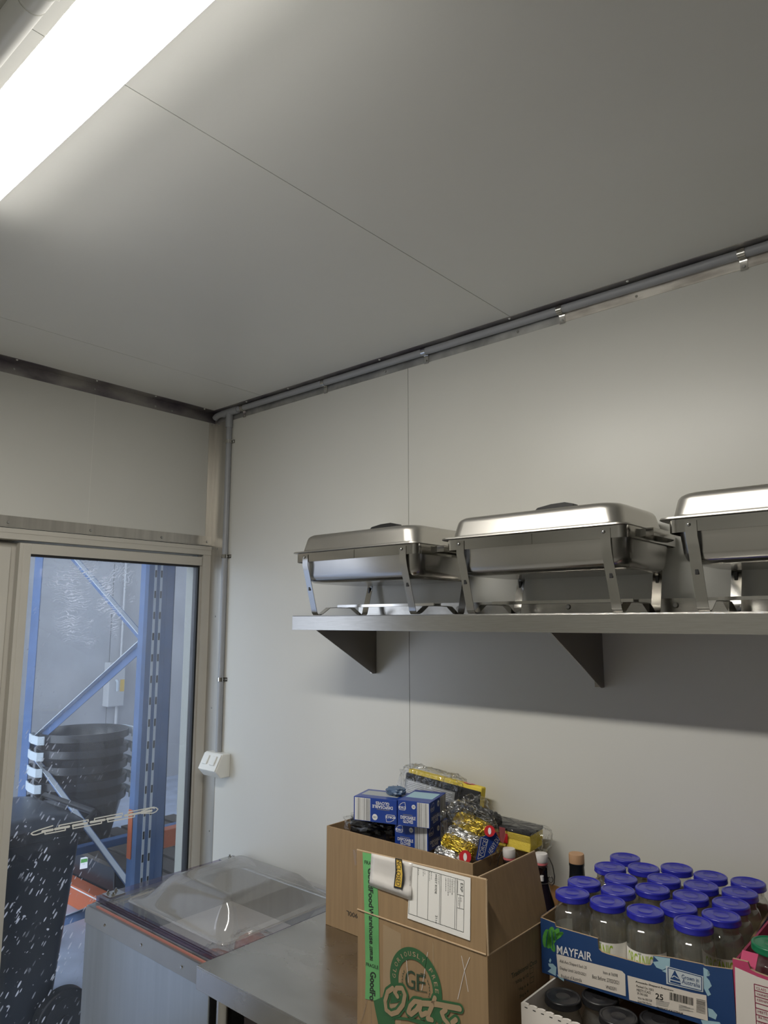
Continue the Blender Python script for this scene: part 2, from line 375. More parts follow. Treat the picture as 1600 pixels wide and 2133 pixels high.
# right wall of insulated panels with sealed seams (shelf wall)
def panel_wall_x(name, xs, y0, y1, z0, z1):
    mb = MB(); face = min(y0, y1)
    for i in range(len(xs) - 1): mb.box(xs[i] + .0010, xs[i + 1] - .0010, y0, y1, z0, z1, PAINT)
    for x in xs[1:-1]: mb.box(x - .0010, x + .0010, y0 + .0015, y1, z0, z1, GAP)
    return struct(mb.build(name))
panel_wall_x('wall_right', [-.10, 1.135, 2.335, 3.535, 4.735, 5.935, 7.135, ROOMX], 0, .075, 0, H)
mb = MB()                                              # wall with the sliding door
ys = [ROOMY, -2.98, -1.78, -.5724, 0]
DT, DL = 2.12, -1.80                                   # door opening top and far side
for i in range(4):
    a, b_ = ys[i] + .001, ys[i + 1] - .001
    mb.box(-.075, 0, a, b_, DT, H, PAINT)
    if b_ < DL + .1: mb.box(-.075, 0, a, min(b_, DL), 0, DT, PAINT)
for y in ys[1:-1]: mb.box(-.06, -.0004, y - .001, y + .001, DT, H, GAPW)
struct(mb.build('wall_left'))
struct(MB().box(ROOMX, ROOMX + .075, ROOMY, .02, 0, H, PAINT).build('wall_back'))
struct(MB().box(-.02, ROOMX, ROOMY - .075, ROOMY, 0, H, PAINT).build('wall_front'))
mb = MB()                                              # ceiling panels, joints run towards the shelf wall
cx = [-.08, 1.581 - 1.2, 1.581, 2.781, 3.981, 5.181, 6.381, 7.581, ROOMX + .07]
for i in range(len(cx) - 1): mb.box(cx[i] + .0009, cx[i + 1] - .0009, ROOMY - .07, .07, H, H + .075, CEILP)
for x in cx[1:-1]: mb.box(x - .0009, x + .0009, ROOMY - .07, .07, H + .001, H + .07, GAP)
struct(mb.build('ceiling'))

# ceiling angle along the shelf wall; ceiling flange's dark reflection put into its colour
t1 = struct(MB().box(.004, 1.730, -.0016, 0, 2.675, H, GALV).box(1.730, ROOMX, -.0022, 0, 2.675, H, MOTT).box(.004, ROOMX, -.045, -.0018, H - .0018, H, TARN_REFL).build('trim_1'))
for x, z in ((1.963, 2.687), (1.583, 2.687), (1.032, 2.687), (2.55, 2.687)):
    mb = MB(); screw(mb, (x, -.0018, z), (0, -1, 0)); mb.build('screw', t1)
for x in (2.33, 1.953, 1.574, 1.032, .537, .269):
    mb = MB(); screw(mb, (x, -.036, H - .0018), (0, 0, -1), .004, WPLAST); mb.build('screw', t1)
# tarnished ceiling angle above the door wall
t2 = struct(MB().box(0, .002, ROOMY, -.002, 2.68, H, TARN_REFL).box(.002, .05, ROOMY, -.046, H - .0018, H, TARN_REFL).build('trim_2'))
for y, z in ((-.888, 2.70), (-.58, 2.70), (-.31, 2.692), (-.23, 2.69), (-1.2, 2.70)):
    mb = MB(); screw(mb, (.002, y, z), (1, 0, 0), .0045, GALV); mb.build('screw', t2)
for y in (-.896, -.593, -.334, -.092, -1.2):
    mb = MB(); screw(mb, (.043, y, H - .0018), (0, 0, -1), .004, WPLAST); mb.build('screw', t2)
# corner angle
t3 = struct(MB().box(.0, .0018, -.034, -.0018, DT + .04, 2.681, ALU).box(0, .088, -.0018, 0, .02, 2.681, ALU).build('trim_3'))
for x, y, z, n in ((.0018, -.018, 2.672, (1, 0, 0)), (.03, -.0018, 2.672, (0, -1, 0)), (.05, -.0018, 2.105, (0, -1, 0)), (.015, -.0018, 2.11, (0, -1, 0)), (.052, -.0018, 1.81, (0, -1, 0)), (.048, -.0018, 1.424, (0, -1, 0)), (.062, -.0018, .93, (0, -1, 0))):
    mb = MB(); screw(mb, (x, y, z), n, .0045, GALV); mb.build('screw', t3)
# flashing over the door head
t4 = struct(MB().box(0, .0022, ROOMY, -.0018, 2.122, 2.161, ALU).build('trim_4'))
for y in (-.866, -.5605, -.25, -.023, -1.2):
    mb = MB(); screw(mb, (.0022, y, 2.137), (1, 0, 0), .006, GALV, .004); mb.build('screw', t4)

# sliding glass door, opening y -1.80 .. 0
d1 = MB()
d1.box(-.075, .006, DL, -.002, 2.078, 2.116, DOORP).box(-.075, .008, DL, -.002, 2.100, 2.1165, DOORP)
d1.box(-.075, -.001, DL, -.002, 2.112, 2.122, BLACKR)
d1.box(-.034, .004, -.040, -.001, 0, 2.078, DOORP).box(-.115, -.034, -.044, -.001, 0, 2.078, pbr('outer_jamb', (.33, .34, .31), .5)).box(-.064, -.050, -.0445, -.044, .03, 2.04, BLACKR)           # lock jamb
d1.box(-.115, .004, DL - .02, DL + .03, 0, 2.078, DOORP)
d1.box(-.115, .004, DL, -.04, 0, .03, DOORP)
d1.box(-.115, -.075, DL, -.002, 2.04, 2.116, DOORP)
door = struct(d1.build('door_1', bevel=.0015), 'sliding glass door with dirty pane and beige frame')
GX = -.016
MB().box(-.034, 0, -.818, -.779, .03, 2.068, DOORP).box(0, .003, -.806, -.779, .03, 2.06, DOORP).build('door_stile', door, bevel=.001)
MB().box(-.034, 0, -.779, -.044, 2.030, 2.068, DOORP).build('top_rail', door, bevel=.001)
MB().box(-.034, 0, -.779, -.044, .03, .14, DOORP).build('bottom_rail', door, bevel=.001)
MB().box(-.034, -.006, -.056, -.041, .03, 2.068, DOORP).build('door_stile', door, bevel=.001)
MB().box(-.024, -.004, -.779, -.056, 2.022, 2.030, BLACKR).box(-.026, -.002, -.062, -.0535, .14, 2.03, BLACKR).box(-.052, -.046, -.047, -.040, .03, 2.04, BLACKR).build('gasket', door)
mb = MB(); mb.add([(GX, -.779, .14), (GX, -.058, .14), (GX, -.058, 2.026), (GX, -.779, 2.026)], [(0, 1, 2, 3)], dirty_glass()); mb.build('glass_pane', door)
# second leaf behind, left of the meeting stile
MB().box(-.070, -.038, -.935, -.805, .03, 2.068, DOORP).box(-.038, -.012, -.93, -.843, .03, 2.05, DOORP).build('meeting_stile', door, bevel=.001)
MB().box(-.07, -.04, DL + .03, -.93, 1.99, 2.068, DOORP).box(-.07, -.04, DL + .03, -.93, .03, .12, DOORP).build('fixed_leaf_rail', door)
mb = MB(); mb.add([(-.055, DL + .03, .12), (-.055, -.93, .12), (-.055, -.93, 1.99), (-.055, DL + .03, 1.99)], [(0, 1, 2, 3)], ACRY); mb.build('glass_pane', door)
# safety decal on the pane: a chain of interlocked open loops
mb = MB()
def G(x, y): return pix(x, y, 0, GX + .0006)
def D(x, y): return G(x * .1875, 1500 + y * .1875)
def dstroke(pts, w=.0042): mb.stroke([D(*p) for p in pts], w, MARK, (1, 0, 0))
def lerp(a, b, t): return a + (b - a) * t
A0, A1 = (345, 1262), (1755, 990)
def along(s, off): return (lerp(A0[0], A1[0], s), lerp(A0[1], A1[1], s) + off)
dstroke([along(.17, -42), along(.06, -24), along(.015, -12), along(0, 0), along(.015, 18), along(.04, 22), along(.17, -3)])
dstroke([along(.87, 12), along(.96, 32), along(.985, 22), along(1, 0), along(.985, -22), along(.94, -28), along(.87, -12)])
for i, (a, b_) in enumerate(((.22, .45), (.50, .72), (.765, .97))):
    dstroke([along(a, 0), along(a, -32), along(b_, -32), along(b_, -14)])
for i, (a, b_) in enumerate(((.11, .27), (.33, .555), (.605, .815))):
    dstroke([along(a, 12), along(a, 34), along(b_, 34), along(b_, 14)])
for a, b_ in ((.09, .17), (.19, .30), (.33, .44), (.47, .58), (.60, .71), (.74, .83), (.84, .95)):
    dstroke([along(a, 0), along(b_, 2)], .0085)
mb.build('safety_decal', door)

# ================================================================== LIGHT AND CONDUITS
lt = thing('ceiling_light', 'long white LED batten glowing on the ceiling', 'ceiling light', (1.55, -1.427, H))
MB().box(.97, 2.13, -1.470, -1.384, H - .020, H, WPLAST).build('body', lt, bevel=.004)
rg = []
for x in (.985, 2.115):
    rg.append([Vector((x, -1.427 + .0505 * a, H - .003 - .076 * b_)) for a, b_ in ((-1, 0), (-1, .72), (-.86, .92), (-.6, 1), (.6, 1), (.86, .92), (1, .72), (1, 0))])
def lamp_lens(dx, root):
    mb = MB(); r0 = [p + Vector((dx, 0, 0)) for p in rg[0]]; r1 = [p + Vector((dx, 0, 0)) for p in rg[1]]
    for k in range(7): mb.add([r0[k], r0[k + 1], r1[k + 1], r1[k]], [(0, 1, 2, 3)], LIGHTM if 2 <= k <= 4 else LIGHTC if k == 5 else LIGHTS if k == 6 else LIGHTB)
    mb.add(r0, [tuple(range(8))], LIGHTS).add(r1, [tuple(range(8))], LIGHTS)
    return mb.build('diffuser', root, smooth=30)
lamp_lens(0, lt)
for x0, x1 in ((.965, .985), (2.115, 2.135)):
    MB().box(x0, x1, -1.478, -1.376, H - .078, H, WPLAST).build('end_cap', lt, bevel=.003)

cp = thing('ceiling_conduit', 'pale grey plastic conduit beside the ceiling light', 'conduit', (1.6, -1.545, H))
MB().cyl((.3, -1.533, H - .0225), (3.6, -1.533, H - .0225), .0210, WPLAST).build('pipe', cp, smooth=40)
MB().cyl((1.50, -1.533, H - .0225), (1.66, -1.533, H - .0225), .0222, WPLAST).build('coupling', cp, smooth=40)
MB().cyl((1.665, -1.533, H - .0225), (1.70, -1.533, H - .0225), .0223, WPLAST).box(1.668, 1.698, -1.570, -1.496, H - .004, H, WPLAST).build('saddle_clip', cp, smooth=40, bevel=.001)

cw = thing('wall_conduit', 'grey conduit run under the ceiling and down the corner', 'conduit', (.12, -.02, H - .04))
MB().cyl((.06, -.0145, 2.7105), (4.5, -.0145, 2.7105), .0125, PIPE).build('pipe', cw, smooth=40)
MB().tube([(.121, -.0125, 2.69), (.121, -.0125, 1.25)], .0125, PIPE, 20).build('pipe', cw, smooth=40)
MB().cyl((.075, -.0145, 2.7105), (.185, -.0145, 2.7105), .0165, PIPE).tube([(.123, -.0145, 2.7105), (.122, -.0140, 2.67), (.121, -.0130, 2.64)], .0160, PIPE, 20).tube([(.08, -.0150, 2.7105), (.05, -.0155, 2.7105), (.030, -.0150, 2.708), (.016, -.0150, 2.700)], .0135, PIPE, 16).build('tee_fitting', cw, smooth=40)
for x in (2.242, 1.736, 1.221, .7225, .216):
    mb = MB()
    mb.bar([(x, -.0030, 2.671), (x, -.0030, 2.692)] + [(x, -.0145 + .0135 * math.cos(math.radians(a)), 2.7105 + .0135 * math.sin(math.radians(a))) for a in range(-50, -240, -20)], (1, 0, 0), .018, .0016, CHROME)
    c = mb.build('saddle_clip', cw, smooth=30)
    mb = MB(); screw(mb, (x, -.0038, 2.680), (0, -1, 0), .0045, GALV); mb.build('screw', c)
for z in (2.575, 2.066, 1.547):
    mb = MB()
    mb.bar([(.098, -.0010, z), (.108, -.0010, z)] + [(.121 + .0140 * math.cos(math.radians(a)), -.0125 + .0140 * math.sin(math.radians(a)), z) for a in range(160, 390, 20)] + [(.136, -.0010, z), (.150, -.0010, z)], (0, 0, 1), .016, .0016, CHROME)
    c = mb.build('saddle_clip', cw, smooth=30)
    mb = MB(); screw(mb, (.144, -.0015, z), (0, -1, 0), .004, GALV); mb.build('screw', c)

gp = thing('power_outlet', 'white angled double switch box at the foot of the conduit', 'power outlet', (.128, 0, 1.205))
prof = [(0, 1.252), (-.038, 1.254), (-.072, 1.188), (-.046, 1.160), (0, 1.160)]
MB().prism([(.068, y, z) for y, z in prof], (.120, 0, 0), WPLAST).build('housing', gp, bevel=.004)
fp = MB(); a, b_ = Vector((0, -.0395, 1.253)), Vector((0, -.0735, 1.187)); dv = (b_ - a); nn = Vector((0, -.889, .458))
nn = Vector((0, dv.z, -dv.y)).normalized(); nn = nn if nn.y < 0 else -nn
def fpq(x, t, o=0): return Vector((x, 0, 0)) + a + dv * t + nn * o
fp.prism([fpq(.072, .05), fpq(.184, .05), fpq(.184, .97), fpq(.072, .97)], nn * .004, WPLAST).build('faceplate', gp, bevel=.001)
for x0 in (.088, .138):
    MB().prism([fpq(x0, .18, .004), fpq(x0 + .030, .18, .004), fpq(x0 + .030, .68, .004), fpq(x0, .68, .004)], nn * .006, WPLAST).build('switch', gp, bevel=.002)

# ================================================================== SHELF
SZ = 1.806
SX0, SX1 = .885, 3.2
sh = thing('wall_shelf', 'long stainless steel shelf on triangular brackets fixed to wall', 'shelf', (2.0, 0, 1.53))
MB().box(SX0, SX1, -.300, -.002, SZ - .002, SZ, STEEL).box(SX0, SX1, -.300, -.2985, SZ - .046, SZ - .002, STEEL).box(SX0, SX0 + .0015, -.2985, -.002, SZ - .046, SZ - .002, STEEL).box(SX0, SX1, -.2985, -.285, SZ - .046, SZ - .0445, STEEL).build('deck', sh, bevel=.0008)
MB().box(SX0 + .02, SX1, -.003, 0, SZ - .04, SZ + .040, STEEL).build('upstand', sh)
for x in (1.34, 1.72, 2.02, 2.34, 2.7):
    mb = MB(); screw(mb, (x, -.003, SZ + .022), (0, -1, 0), .008, GALV, .005); mb.build('wall_screw', sh)
BRKT = pbr('reflection_dark_bracket', (.27, .25, .235), .2, 1, bump=.03, scale=60)  # deck's steel darkened: the dim room's reflection is put into the colour
for x in (.988, 1.815, 2.64):
    mb = MB()
    z0 = SZ - .046
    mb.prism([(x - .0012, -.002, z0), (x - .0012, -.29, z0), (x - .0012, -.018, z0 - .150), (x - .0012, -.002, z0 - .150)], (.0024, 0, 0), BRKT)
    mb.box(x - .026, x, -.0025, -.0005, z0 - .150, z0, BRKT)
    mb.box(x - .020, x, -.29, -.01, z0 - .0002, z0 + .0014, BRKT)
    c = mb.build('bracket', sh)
    for zz in (z0 - .05, z0 - .12):
        mb = MB(); screw(mb, (x - .015, -.0025, zz), (0, -1, 0), .005, GALV); mb.build('screw', c)

# ================================================================== CHAFING DISHES
def chafing_dish(x0, lab):
    """frame from x0 to x0+.50, front edge y=-.33"""
    fw, y0, y1 = .500, -.330, -.012
    yc = (y0 + y1) / 2; xc = x0 + fw / 2; fd = y1 - y0
    RZ = 2.004                                           # rim level
    t = thing('chafing_dish', lab, 'chafing dish', (xc, yc, SZ), 'stainless chafing dishes on the wall shelf')
    # water pan
    rings = []
    for w, d, r, z in ((fw - .008, fd - .008, .045, RZ - .002), (fw - .016, fd - .016, .045, RZ - .03), (fw - .024, fd - .024, .045, RZ - .072), (fw - .034, fd - .034, .045, RZ - .086), (fw - .055, fd - .055, .045, RZ - .0945), (fw - .09, fd - .09, .04, RZ - .097)):
        rings.append(rrect(xc, yc, w, d, r, z, 8))
    MB().loft(list(reversed(rings)), STEELX, True, False).build('water_pan', t, smooth=50)
    # lid, its flange overhangs to the left
    lx = xc - .012; lw, ld = fw + .028, fd + .010
    rings = [rrect(lx, yc, lw - .004, ld - .004, .03, RZ + .0005, 8), rrect(lx, yc, lw, ld, .03, RZ + .002, 8), rrect(lx, yc, lw - .002, ld - .002, .03, RZ + .0055, 8), rrect(lx, yc, lw - .040, ld - .034, .034, RZ + .0065, 8)]
    for ins, r, z in ((.044, .040, .0085), (.0456, .040, .0125), (.0588, .042, .045), (.0606, .0425, .0490), (.068, .044, .0555), (.080, .046, .0600), (.100, .05, .0618), (.15, .05, .0625)):
        rings.append(rrect(lx, yc, lw - ins, ld - ins + .006, r, RZ + z, 8))
    ld_ = MB().loft(rings, STEELL, True, True).build('lid', t, smooth=50)
    hz = RZ + .0625
    MB().prism([(lx - .070, yc - .014, hz - .001), (lx + .066, yc - .014, hz - .001), (lx + .064, yc - .014, hz + .024), (lx + .040, yc - .014, hz + .030), (lx, yc - .014, hz + .029), (lx - .040, yc - .014, hz + .023)], (0, .028, 0), BLKP).box(lx - .07, lx - .052, yc - .016, yc + .016, hz - .001, hz + .005, BLKP).box(lx + .052, lx + .07, yc - .016, yc + .016, hz - .001, hz + .005, BLKP).build('handle', ld_, bevel=.001)
    # frame band
    outer = rrect(xc, yc, fw + .006, fd + .006, .022, 0, 6); inner = rrect(xc, yc, fw + .0035, fd + .0035, .021, 0, 6)
    z0, z1 = RZ - .029, RZ - .001
    rr = [[Vector((p.x, p.y, z)) for p in q] for q, z in ((inner, z0), (outer, z0), (outer, z1), (inner, z1), (inner, z0))]
    fr = MB().loft(rr, CHROME, False, False)
    fr.box(xc - .012, xc + .012, y0 - .0042, y0 - .003, z0, z1 - .002, CHROME)
    fr.build('frame_band', t, smooth=40)
    # folded end handles
    for s in (-1, 1):
        ex = xc + s * (fw / 2 + .003)
        MB().bar([(ex, yc - .085, RZ - .014), (ex + s * .012, yc - .085, RZ - .012), (ex + s * .024, yc - .07, RZ - .010), (ex + s * .024, yc + .07, RZ - .010), (ex + s * .012, yc + .085, RZ - .012), (ex, yc + .085, RZ - .014)], (0, 0, 1), .018, .002, CHROME).build('end_handle', t)
    # legs
    FZ = SZ + .0012
    for sx in (-1, 1):
        lx_ = xc + sx * (fw / 2 - .048)
        for sy in (-1, 1):
            ye = y0 - .004 if sy < 0 else y1 + .004
            yf = ye - sy * .046
            pts = [(lx_, ye, RZ - .006), (lx_, ye, RZ - .040), (lx_ + sx * -.001, ye - sy * .006, RZ - .062), (lx_, yf + sy * .006, FZ + .022), (lx_, yf + sy * .002, FZ + .008), (lx_, yf - sy * .004, FZ + .001), (lx_, yf - sy * .018, FZ + .001)]
            lg = MB().bar(pts, (1, 0, 0), .024, .0018, CHROME).build('leg', t, smooth=30)
            mb = MB(); p = Vector((lx_ - .004, ye + sy * .0012, RZ - .014)); mb.lathe([(.0045, 0), (.004, .002), (.002, .0035)], (0, 0, 0), WPLAST if 0 else CHROME, 12, True, True)
            mb.v = [Vector((v.x + p.x, p.y + sy * v.z, v.y + p.z)) for v in mb.v]; mb.build('rivet', lg, smooth=50)
            # slot with hook in the leg
            MB().box(lx_ - .004, lx_ + .004, (ye + yf) / 2 - .003 + sy * .001, (ye + yf) / 2 + .003 + sy * .001, (RZ - .062 + FZ) / 2 + .010, (RZ - .062 + FZ) / 2 + .030, BLKP).build('slot_hook', lg, bevel=.001)
        # base strap between front and back foot
        ya, yb = y0 + .056, y1 - .056
        MB().bar([(lx_, ya, FZ + .002), (lx_, ya + .012, FZ + .004), (lx_, ya + .045, FZ + .024), (lx_, ya + .070, FZ + .025), (lx_, yb - .070, FZ + .025), (lx_, yb - .045, FZ + .024), (lx_, yb - .012, FZ + .004), (lx_, yb, FZ + .002)], (1, 0, 0), .020, .0018, CHROME).build('base_strap', t, smooth=30)
    # burner bar lengthwise with two holders
    MB().box(xc - fw / 2 + .05, xc + fw / 2 - .05, yc - .018, yc - .012, FZ + .026, FZ + .034, CHROME).box(xc - fw / 2 + .05, xc + fw / 2 - .05, yc + .012, yc + .018, FZ + .026, FZ + .034, CHROME).build('burner_rail', t)
    return t
DISHL = ['leftmost stainless chafing dish on the shelf, at its left end', 'middle stainless chafing dish of the three on the shelf', 'stainless chafing dish cut off by the right edge of the photo']
for x0, lab in zip((.932, 1.534, 2.128), DISHL): chafing_dish(x0, lab)

# ================================================================== FREEZER
fz = thing('chest_freezer', 'stainless chest freezer with clear domed lid beside the workbench', 'freezer', (.615, -.33, 0))
X0, X1, Y0, Y1, TZ = .275, .955, -.632, -.03, .866
MB().box(X0, X1, Y0, Y0 + .04, .08, TZ, FREEZ).box(X0, X1, Y1 - .04, Y1, .08, TZ, FREEZ).box(X0, X0 + .04, Y0 + .04, Y1 - .04, .08, TZ, FREEZ).box(X1 - .04, X1, Y0 + .04, Y1 - .04, .08, TZ, FREEZ).box(X0, X1, Y0, Y1, .06, .12, FREEZ).build('body', fz, bevel=.003)
MB().box(X0 + .04, X1 - .04, Y0 + .04, Y1 - .04, .72, .735, pbr('pale_liner', (.50, .49, .48), .35, var=.1)).build('inner_tray', fz)
for x in (X0 + .05, X1 - .05):
    for y in (Y0 + .05, Y1 - .05): MB().cyl((x, y, 0), (x, y, .065), .02, BLKP).build('foot', fz, smooth=40)
rp = []
for k in range(7):
    a = math.radians(180 - 15 * k); rp.append((X0 + .024 + .024 * math.cos(a), TZ - .022 + .024 * math.sin(a)))
fr_poly = [(X0 - .001, TZ - .052)] + [(x - .001, z + .001) for x, z in rp] + [(X1, TZ + .003), (X1, TZ - .052)]
rim = MB().prism([(x, Y0 - .003, z) for x, z in reversed(fr_poly)], (0, .0028, 0), FRIM).box(X0 + .02, X1, Y0 - .003, Y0 + .030, TZ + .0005, TZ + .003, FRIM).box(X0 - .001, X1, Y1 - .03, Y1, TZ, TZ + .003, FRIM).box(X0 - .002, X0 - .0002, Y0 + .02, Y1, TZ - .05, TZ, FRIM).box(X0, X0 + .03, Y0 + .03, Y1 - .03, TZ, TZ + .003, FRIM).box(X1 - .03, X1, Y0 + .03, Y1 - .03, TZ, TZ + .003, FRIM).build('rim', fz, bevel=.0008)
for x in (.405, .62, .83):
    mb = MB(); screw(mb, (x, Y0 - .003, TZ - .028), (0, -1, 0), .005, CHROME); mb.build('screw', rim)
LZ = .886
lidm = MB()
LX0, LX1, LY0, LY1 = .277, .945, -.600, -.040
DX0, DX1, DY0, DY1 = .392, .905, -.552, -.085
nx, ny = 60, 56
def dome_h(u, v):
    e = min(1, u / .32, (1 - u) / .17); g = min(1, v / .17, (1 - v) / .30)
    s = lambda t: t * t * (3 - 2 * t)
    return .094 * (s(e) * s(g)) ** .85
vs = []; fs = []
for j in range(ny + 1):
    for i in range(nx + 1):
        u, v = i / nx, j / ny
        vs.append((DX0 + (DX1 - DX0) * u, DY0 + (DY1 - DY0) * v, LZ + .0005 + dome_h(u, v)))
for j in range(ny):
    for i in range(nx): k = j * (nx + 1) + i; fs.append((k, k + 1, k + nx + 2, k + nx + 1))
lidm.add(vs, fs, DOME)
# flat flange around the dome
for a in ((LX0, DX0, LY0, LY1), (DX1, LX1, LY0, LY1), (DX0, DX1, LY0, DY0), (DX0, DX1, DY1, LY1)):
    lidm.add([(a[0], a[2], LZ), (a[1], a[2], LZ), (a[1], a[3], LZ), (a[0], a[3], LZ)], [(0, 1, 2, 3)], ACRY)
lo = lidm.build('domed_lid', fz, smooth=60)
rb = [rrect((DX0 + DX1) / 2, (DY0 + DY1) / 2, DX1 - DX0 + .012 * k, DY1 - DY0 + .012 * k, .03, LZ + z, 6) for k, z in ((0, .001), (.6, .006), (1.2, .001))]
MB().loft(rb, DOME, False, False).build('dome_bead', lo, smooth=60)
e = MB()
for y in (LY0, LY0 + .012): e.add([(LX0, y, TZ + .003), (LX1, y, TZ + .003), (LX1, y, LZ), (LX0, y, LZ)], [(0, 1, 2, 3)], ACEDGE)
for x in (LX0, LX1): e.add([(x, LY0, TZ + .003), (x, LY1, TZ + .003), (x, LY1, LZ), (x, LY0, LZ)], [(0, 1, 2, 3)], ACEDGE)
e.build('acrylic_edge', lo)
ps = MB()
ps.box(LX0 + .05, LX1 - .005, Y0 + .006, Y0 + .012, TZ + .003, TZ + .007, pbr('copper_seal', (.42, .16, .12), .4)).box(LX0 + .05, LX1 - .005, Y0 + .018, Y0 + .023, TZ + .003, TZ + .007, GALV)
ps.build('seal_strip', fz)
for yy in (-.555, -.085):
    h = MB().box(LX0 + .006, LX0 + .058, yy - .028, yy + .028, LZ + .0005, LZ + .004, STEELX).build('hinge_plate', lo, bevel=.001)
    for dx, dy in ((.018, .014), (.045, -.010), (.018, -.014) if yy < -.3 else (.045, .014)):
        MB().cyl((LX0 + dx, yy + dy, LZ + .004), (LX0 + dx, yy + dy, LZ + .007), .0065, CHROME, n=6).cyl((LX0 + dx, yy + dy, LZ + .007), (LX0 + dx, yy + dy, LZ + .013), .0035, CHROME, n=12).build('bolt', h)
MB().box(LX1 - .022, LX1 + .004, LY0 - .004, LY0 + .020, TZ + .004, LZ + .004, ACRY).build('corner_clip', lo, bevel=.002)

def blob(name, c, r, mat, amp=.15, fr=3.0, seed=0, p=.7, n=28, k=18, parent=None, smooth=60, M=None, sub=0, flat=None):
    mb = MB(M); rings = []
    def sp(v): return math.copysign(abs(v) ** p, v)
    for i in range(k + 1):
        th = -PI / 2 + PI * i / k; ring = []
        for j in range(n):
            ph = 2 * PI * j / n
            d = Vector((sp(math.cos(th)) * sp(math.cos(ph)), sp(math.cos(th)) * sp(math.sin(ph)), sp(math.sin(th))))
            q = 1 + amp * noise.noise(d * fr + Vector((seed * 3.1, seed * 1.7, seed)))
            q += amp * .5 * noise.noise(d * fr * 2.7 + Vector((seed, 9, 4)))
            ring.append(Vector((c[0] + d.x * r[0] * q, c[1] + d.y * r[1] * q, c[2] + d.z * r[2] * (q if flat is None or d.z > 0 else 1))))
        rings.append(ring)
    mb.loft(rings, mat)
    return mb.build(name, parent, smooth=smooth, subsurf=sub)
for i, (c, r, lab) in enumerate((((.815, -.500, .7875), (.070, .045, .051), 'clear bag of dark red meat at front of freezer, nearest its corner'), ((.835, -.385, .795), (.075, .058, .058), 'clear bag of red meat with yellow fat inside freezer'))):
    mt_ = thing('meat_package', lab, 'meat package', (c[0], c[1], .736))
    blob('meat', c, tuple(q * .86 for q in r), MEAT, .12, 2, i + 2, parent=mt_)
    blob('wrapper', (c[0], c[1], c[2] + .004), (r[0], r[1], r[2] * 1.0), FILM, .16, 4, i + 5, parent=mt_, smooth=25)

# ================================================================== WORKBENCH
BZ = .90
wb = thing('workbench', 'stainless steel workbench carrying the cartons and jars', 'workbench', (2.5, -.345, 0))
MB().box(.974, 4.2, -.688, -.002, BZ - .004, BZ, BENCHM).box(.974, 4.2, -.688, -.686, BZ - .056, BZ - .004, BENCHM).box(.974, .976, -.686, -.002, BZ - .056, BZ - .004, BENCHM).box(.976, 4.2, -.686, -.66, BZ - .056, BZ - .054, BENCHM).build('worktop', wb, bevel=.003, seg=3)
for x in (1.025, 2.6, 4.14):
    for y in (-.635, -.055): MB().cyl((x, y, 0), (x, y, BZ - .004), .019, STEELX).build('leg', wb, smooth=40)
MB().box(1.0, 4.17, -.655, -.035, .30, .33, STEEL).build('undershelf', wb)
cr = thing('storage_crate', 'dark brown timber crate under the workbench', 'crate', (1.35, -.42, .33))
for x0, x1, y0, y1 in ((1.09, 1.75, -.62, -.60), (1.09, 1.75, -.24, -.22), (1.09, 1.11, -.60, -.24), (1.73, 1.75, -.60, -.24)):
    MB().box(x0, x1, y0, y1, .33, .80, pbr('dark_timber', (.05, .03, .02), .6)).build('side_panel', cr)

# ================================================================== BACK CARTON
def carton_panels(name, x0, x1, y0, y1, z0, z1, root, t=.004):
    MB().box(x0, x1, y0, y0 + t, z0, z1, CARD).box(x0, x1, y1 - t, y1, z0, z1, CARD).box(x0, x0 + t, y0 + t, y1 - t, z0, z1, CARD).box(x1 - t, x1, y0 + t, y1 - t, z0, z1, CARD).box(x0 + t, x1 - t, y0 + t, y1 - t, z0, z0 + t, CARDI).build(name, root, bevel=.0012)
bx = thing('open_carton', 'open brown carton against the wall holding gloves and sponges', 'carton', (1.306, -.147, BZ))
carton_panels('walls', 1.041, 1.571, -.285, -.010, BZ, 1.1775, bx)
MB().box(1.046, 1.566, -.280, -.015, 1.120, 1.128, CARDI).build('inner_pad', bx)
mb = MB(); B = lambda x, y: pix(660 + x * .3125, 1750 + y * .3125, 1, -.2857)
mb.text('900L', [B(272, 492), B(197, 468), B(197, 500), B(272, 523)], INK)
mb.build('carton_print', bx)
MB().poly([pix(735, 1768, 1, -.2856), pix(748, 1772, 1, -.2856), pix(746, 1806, 1, -.2856), pix(739, 1802, 1, -.2856)], FILM).build('clear_tape', bx)

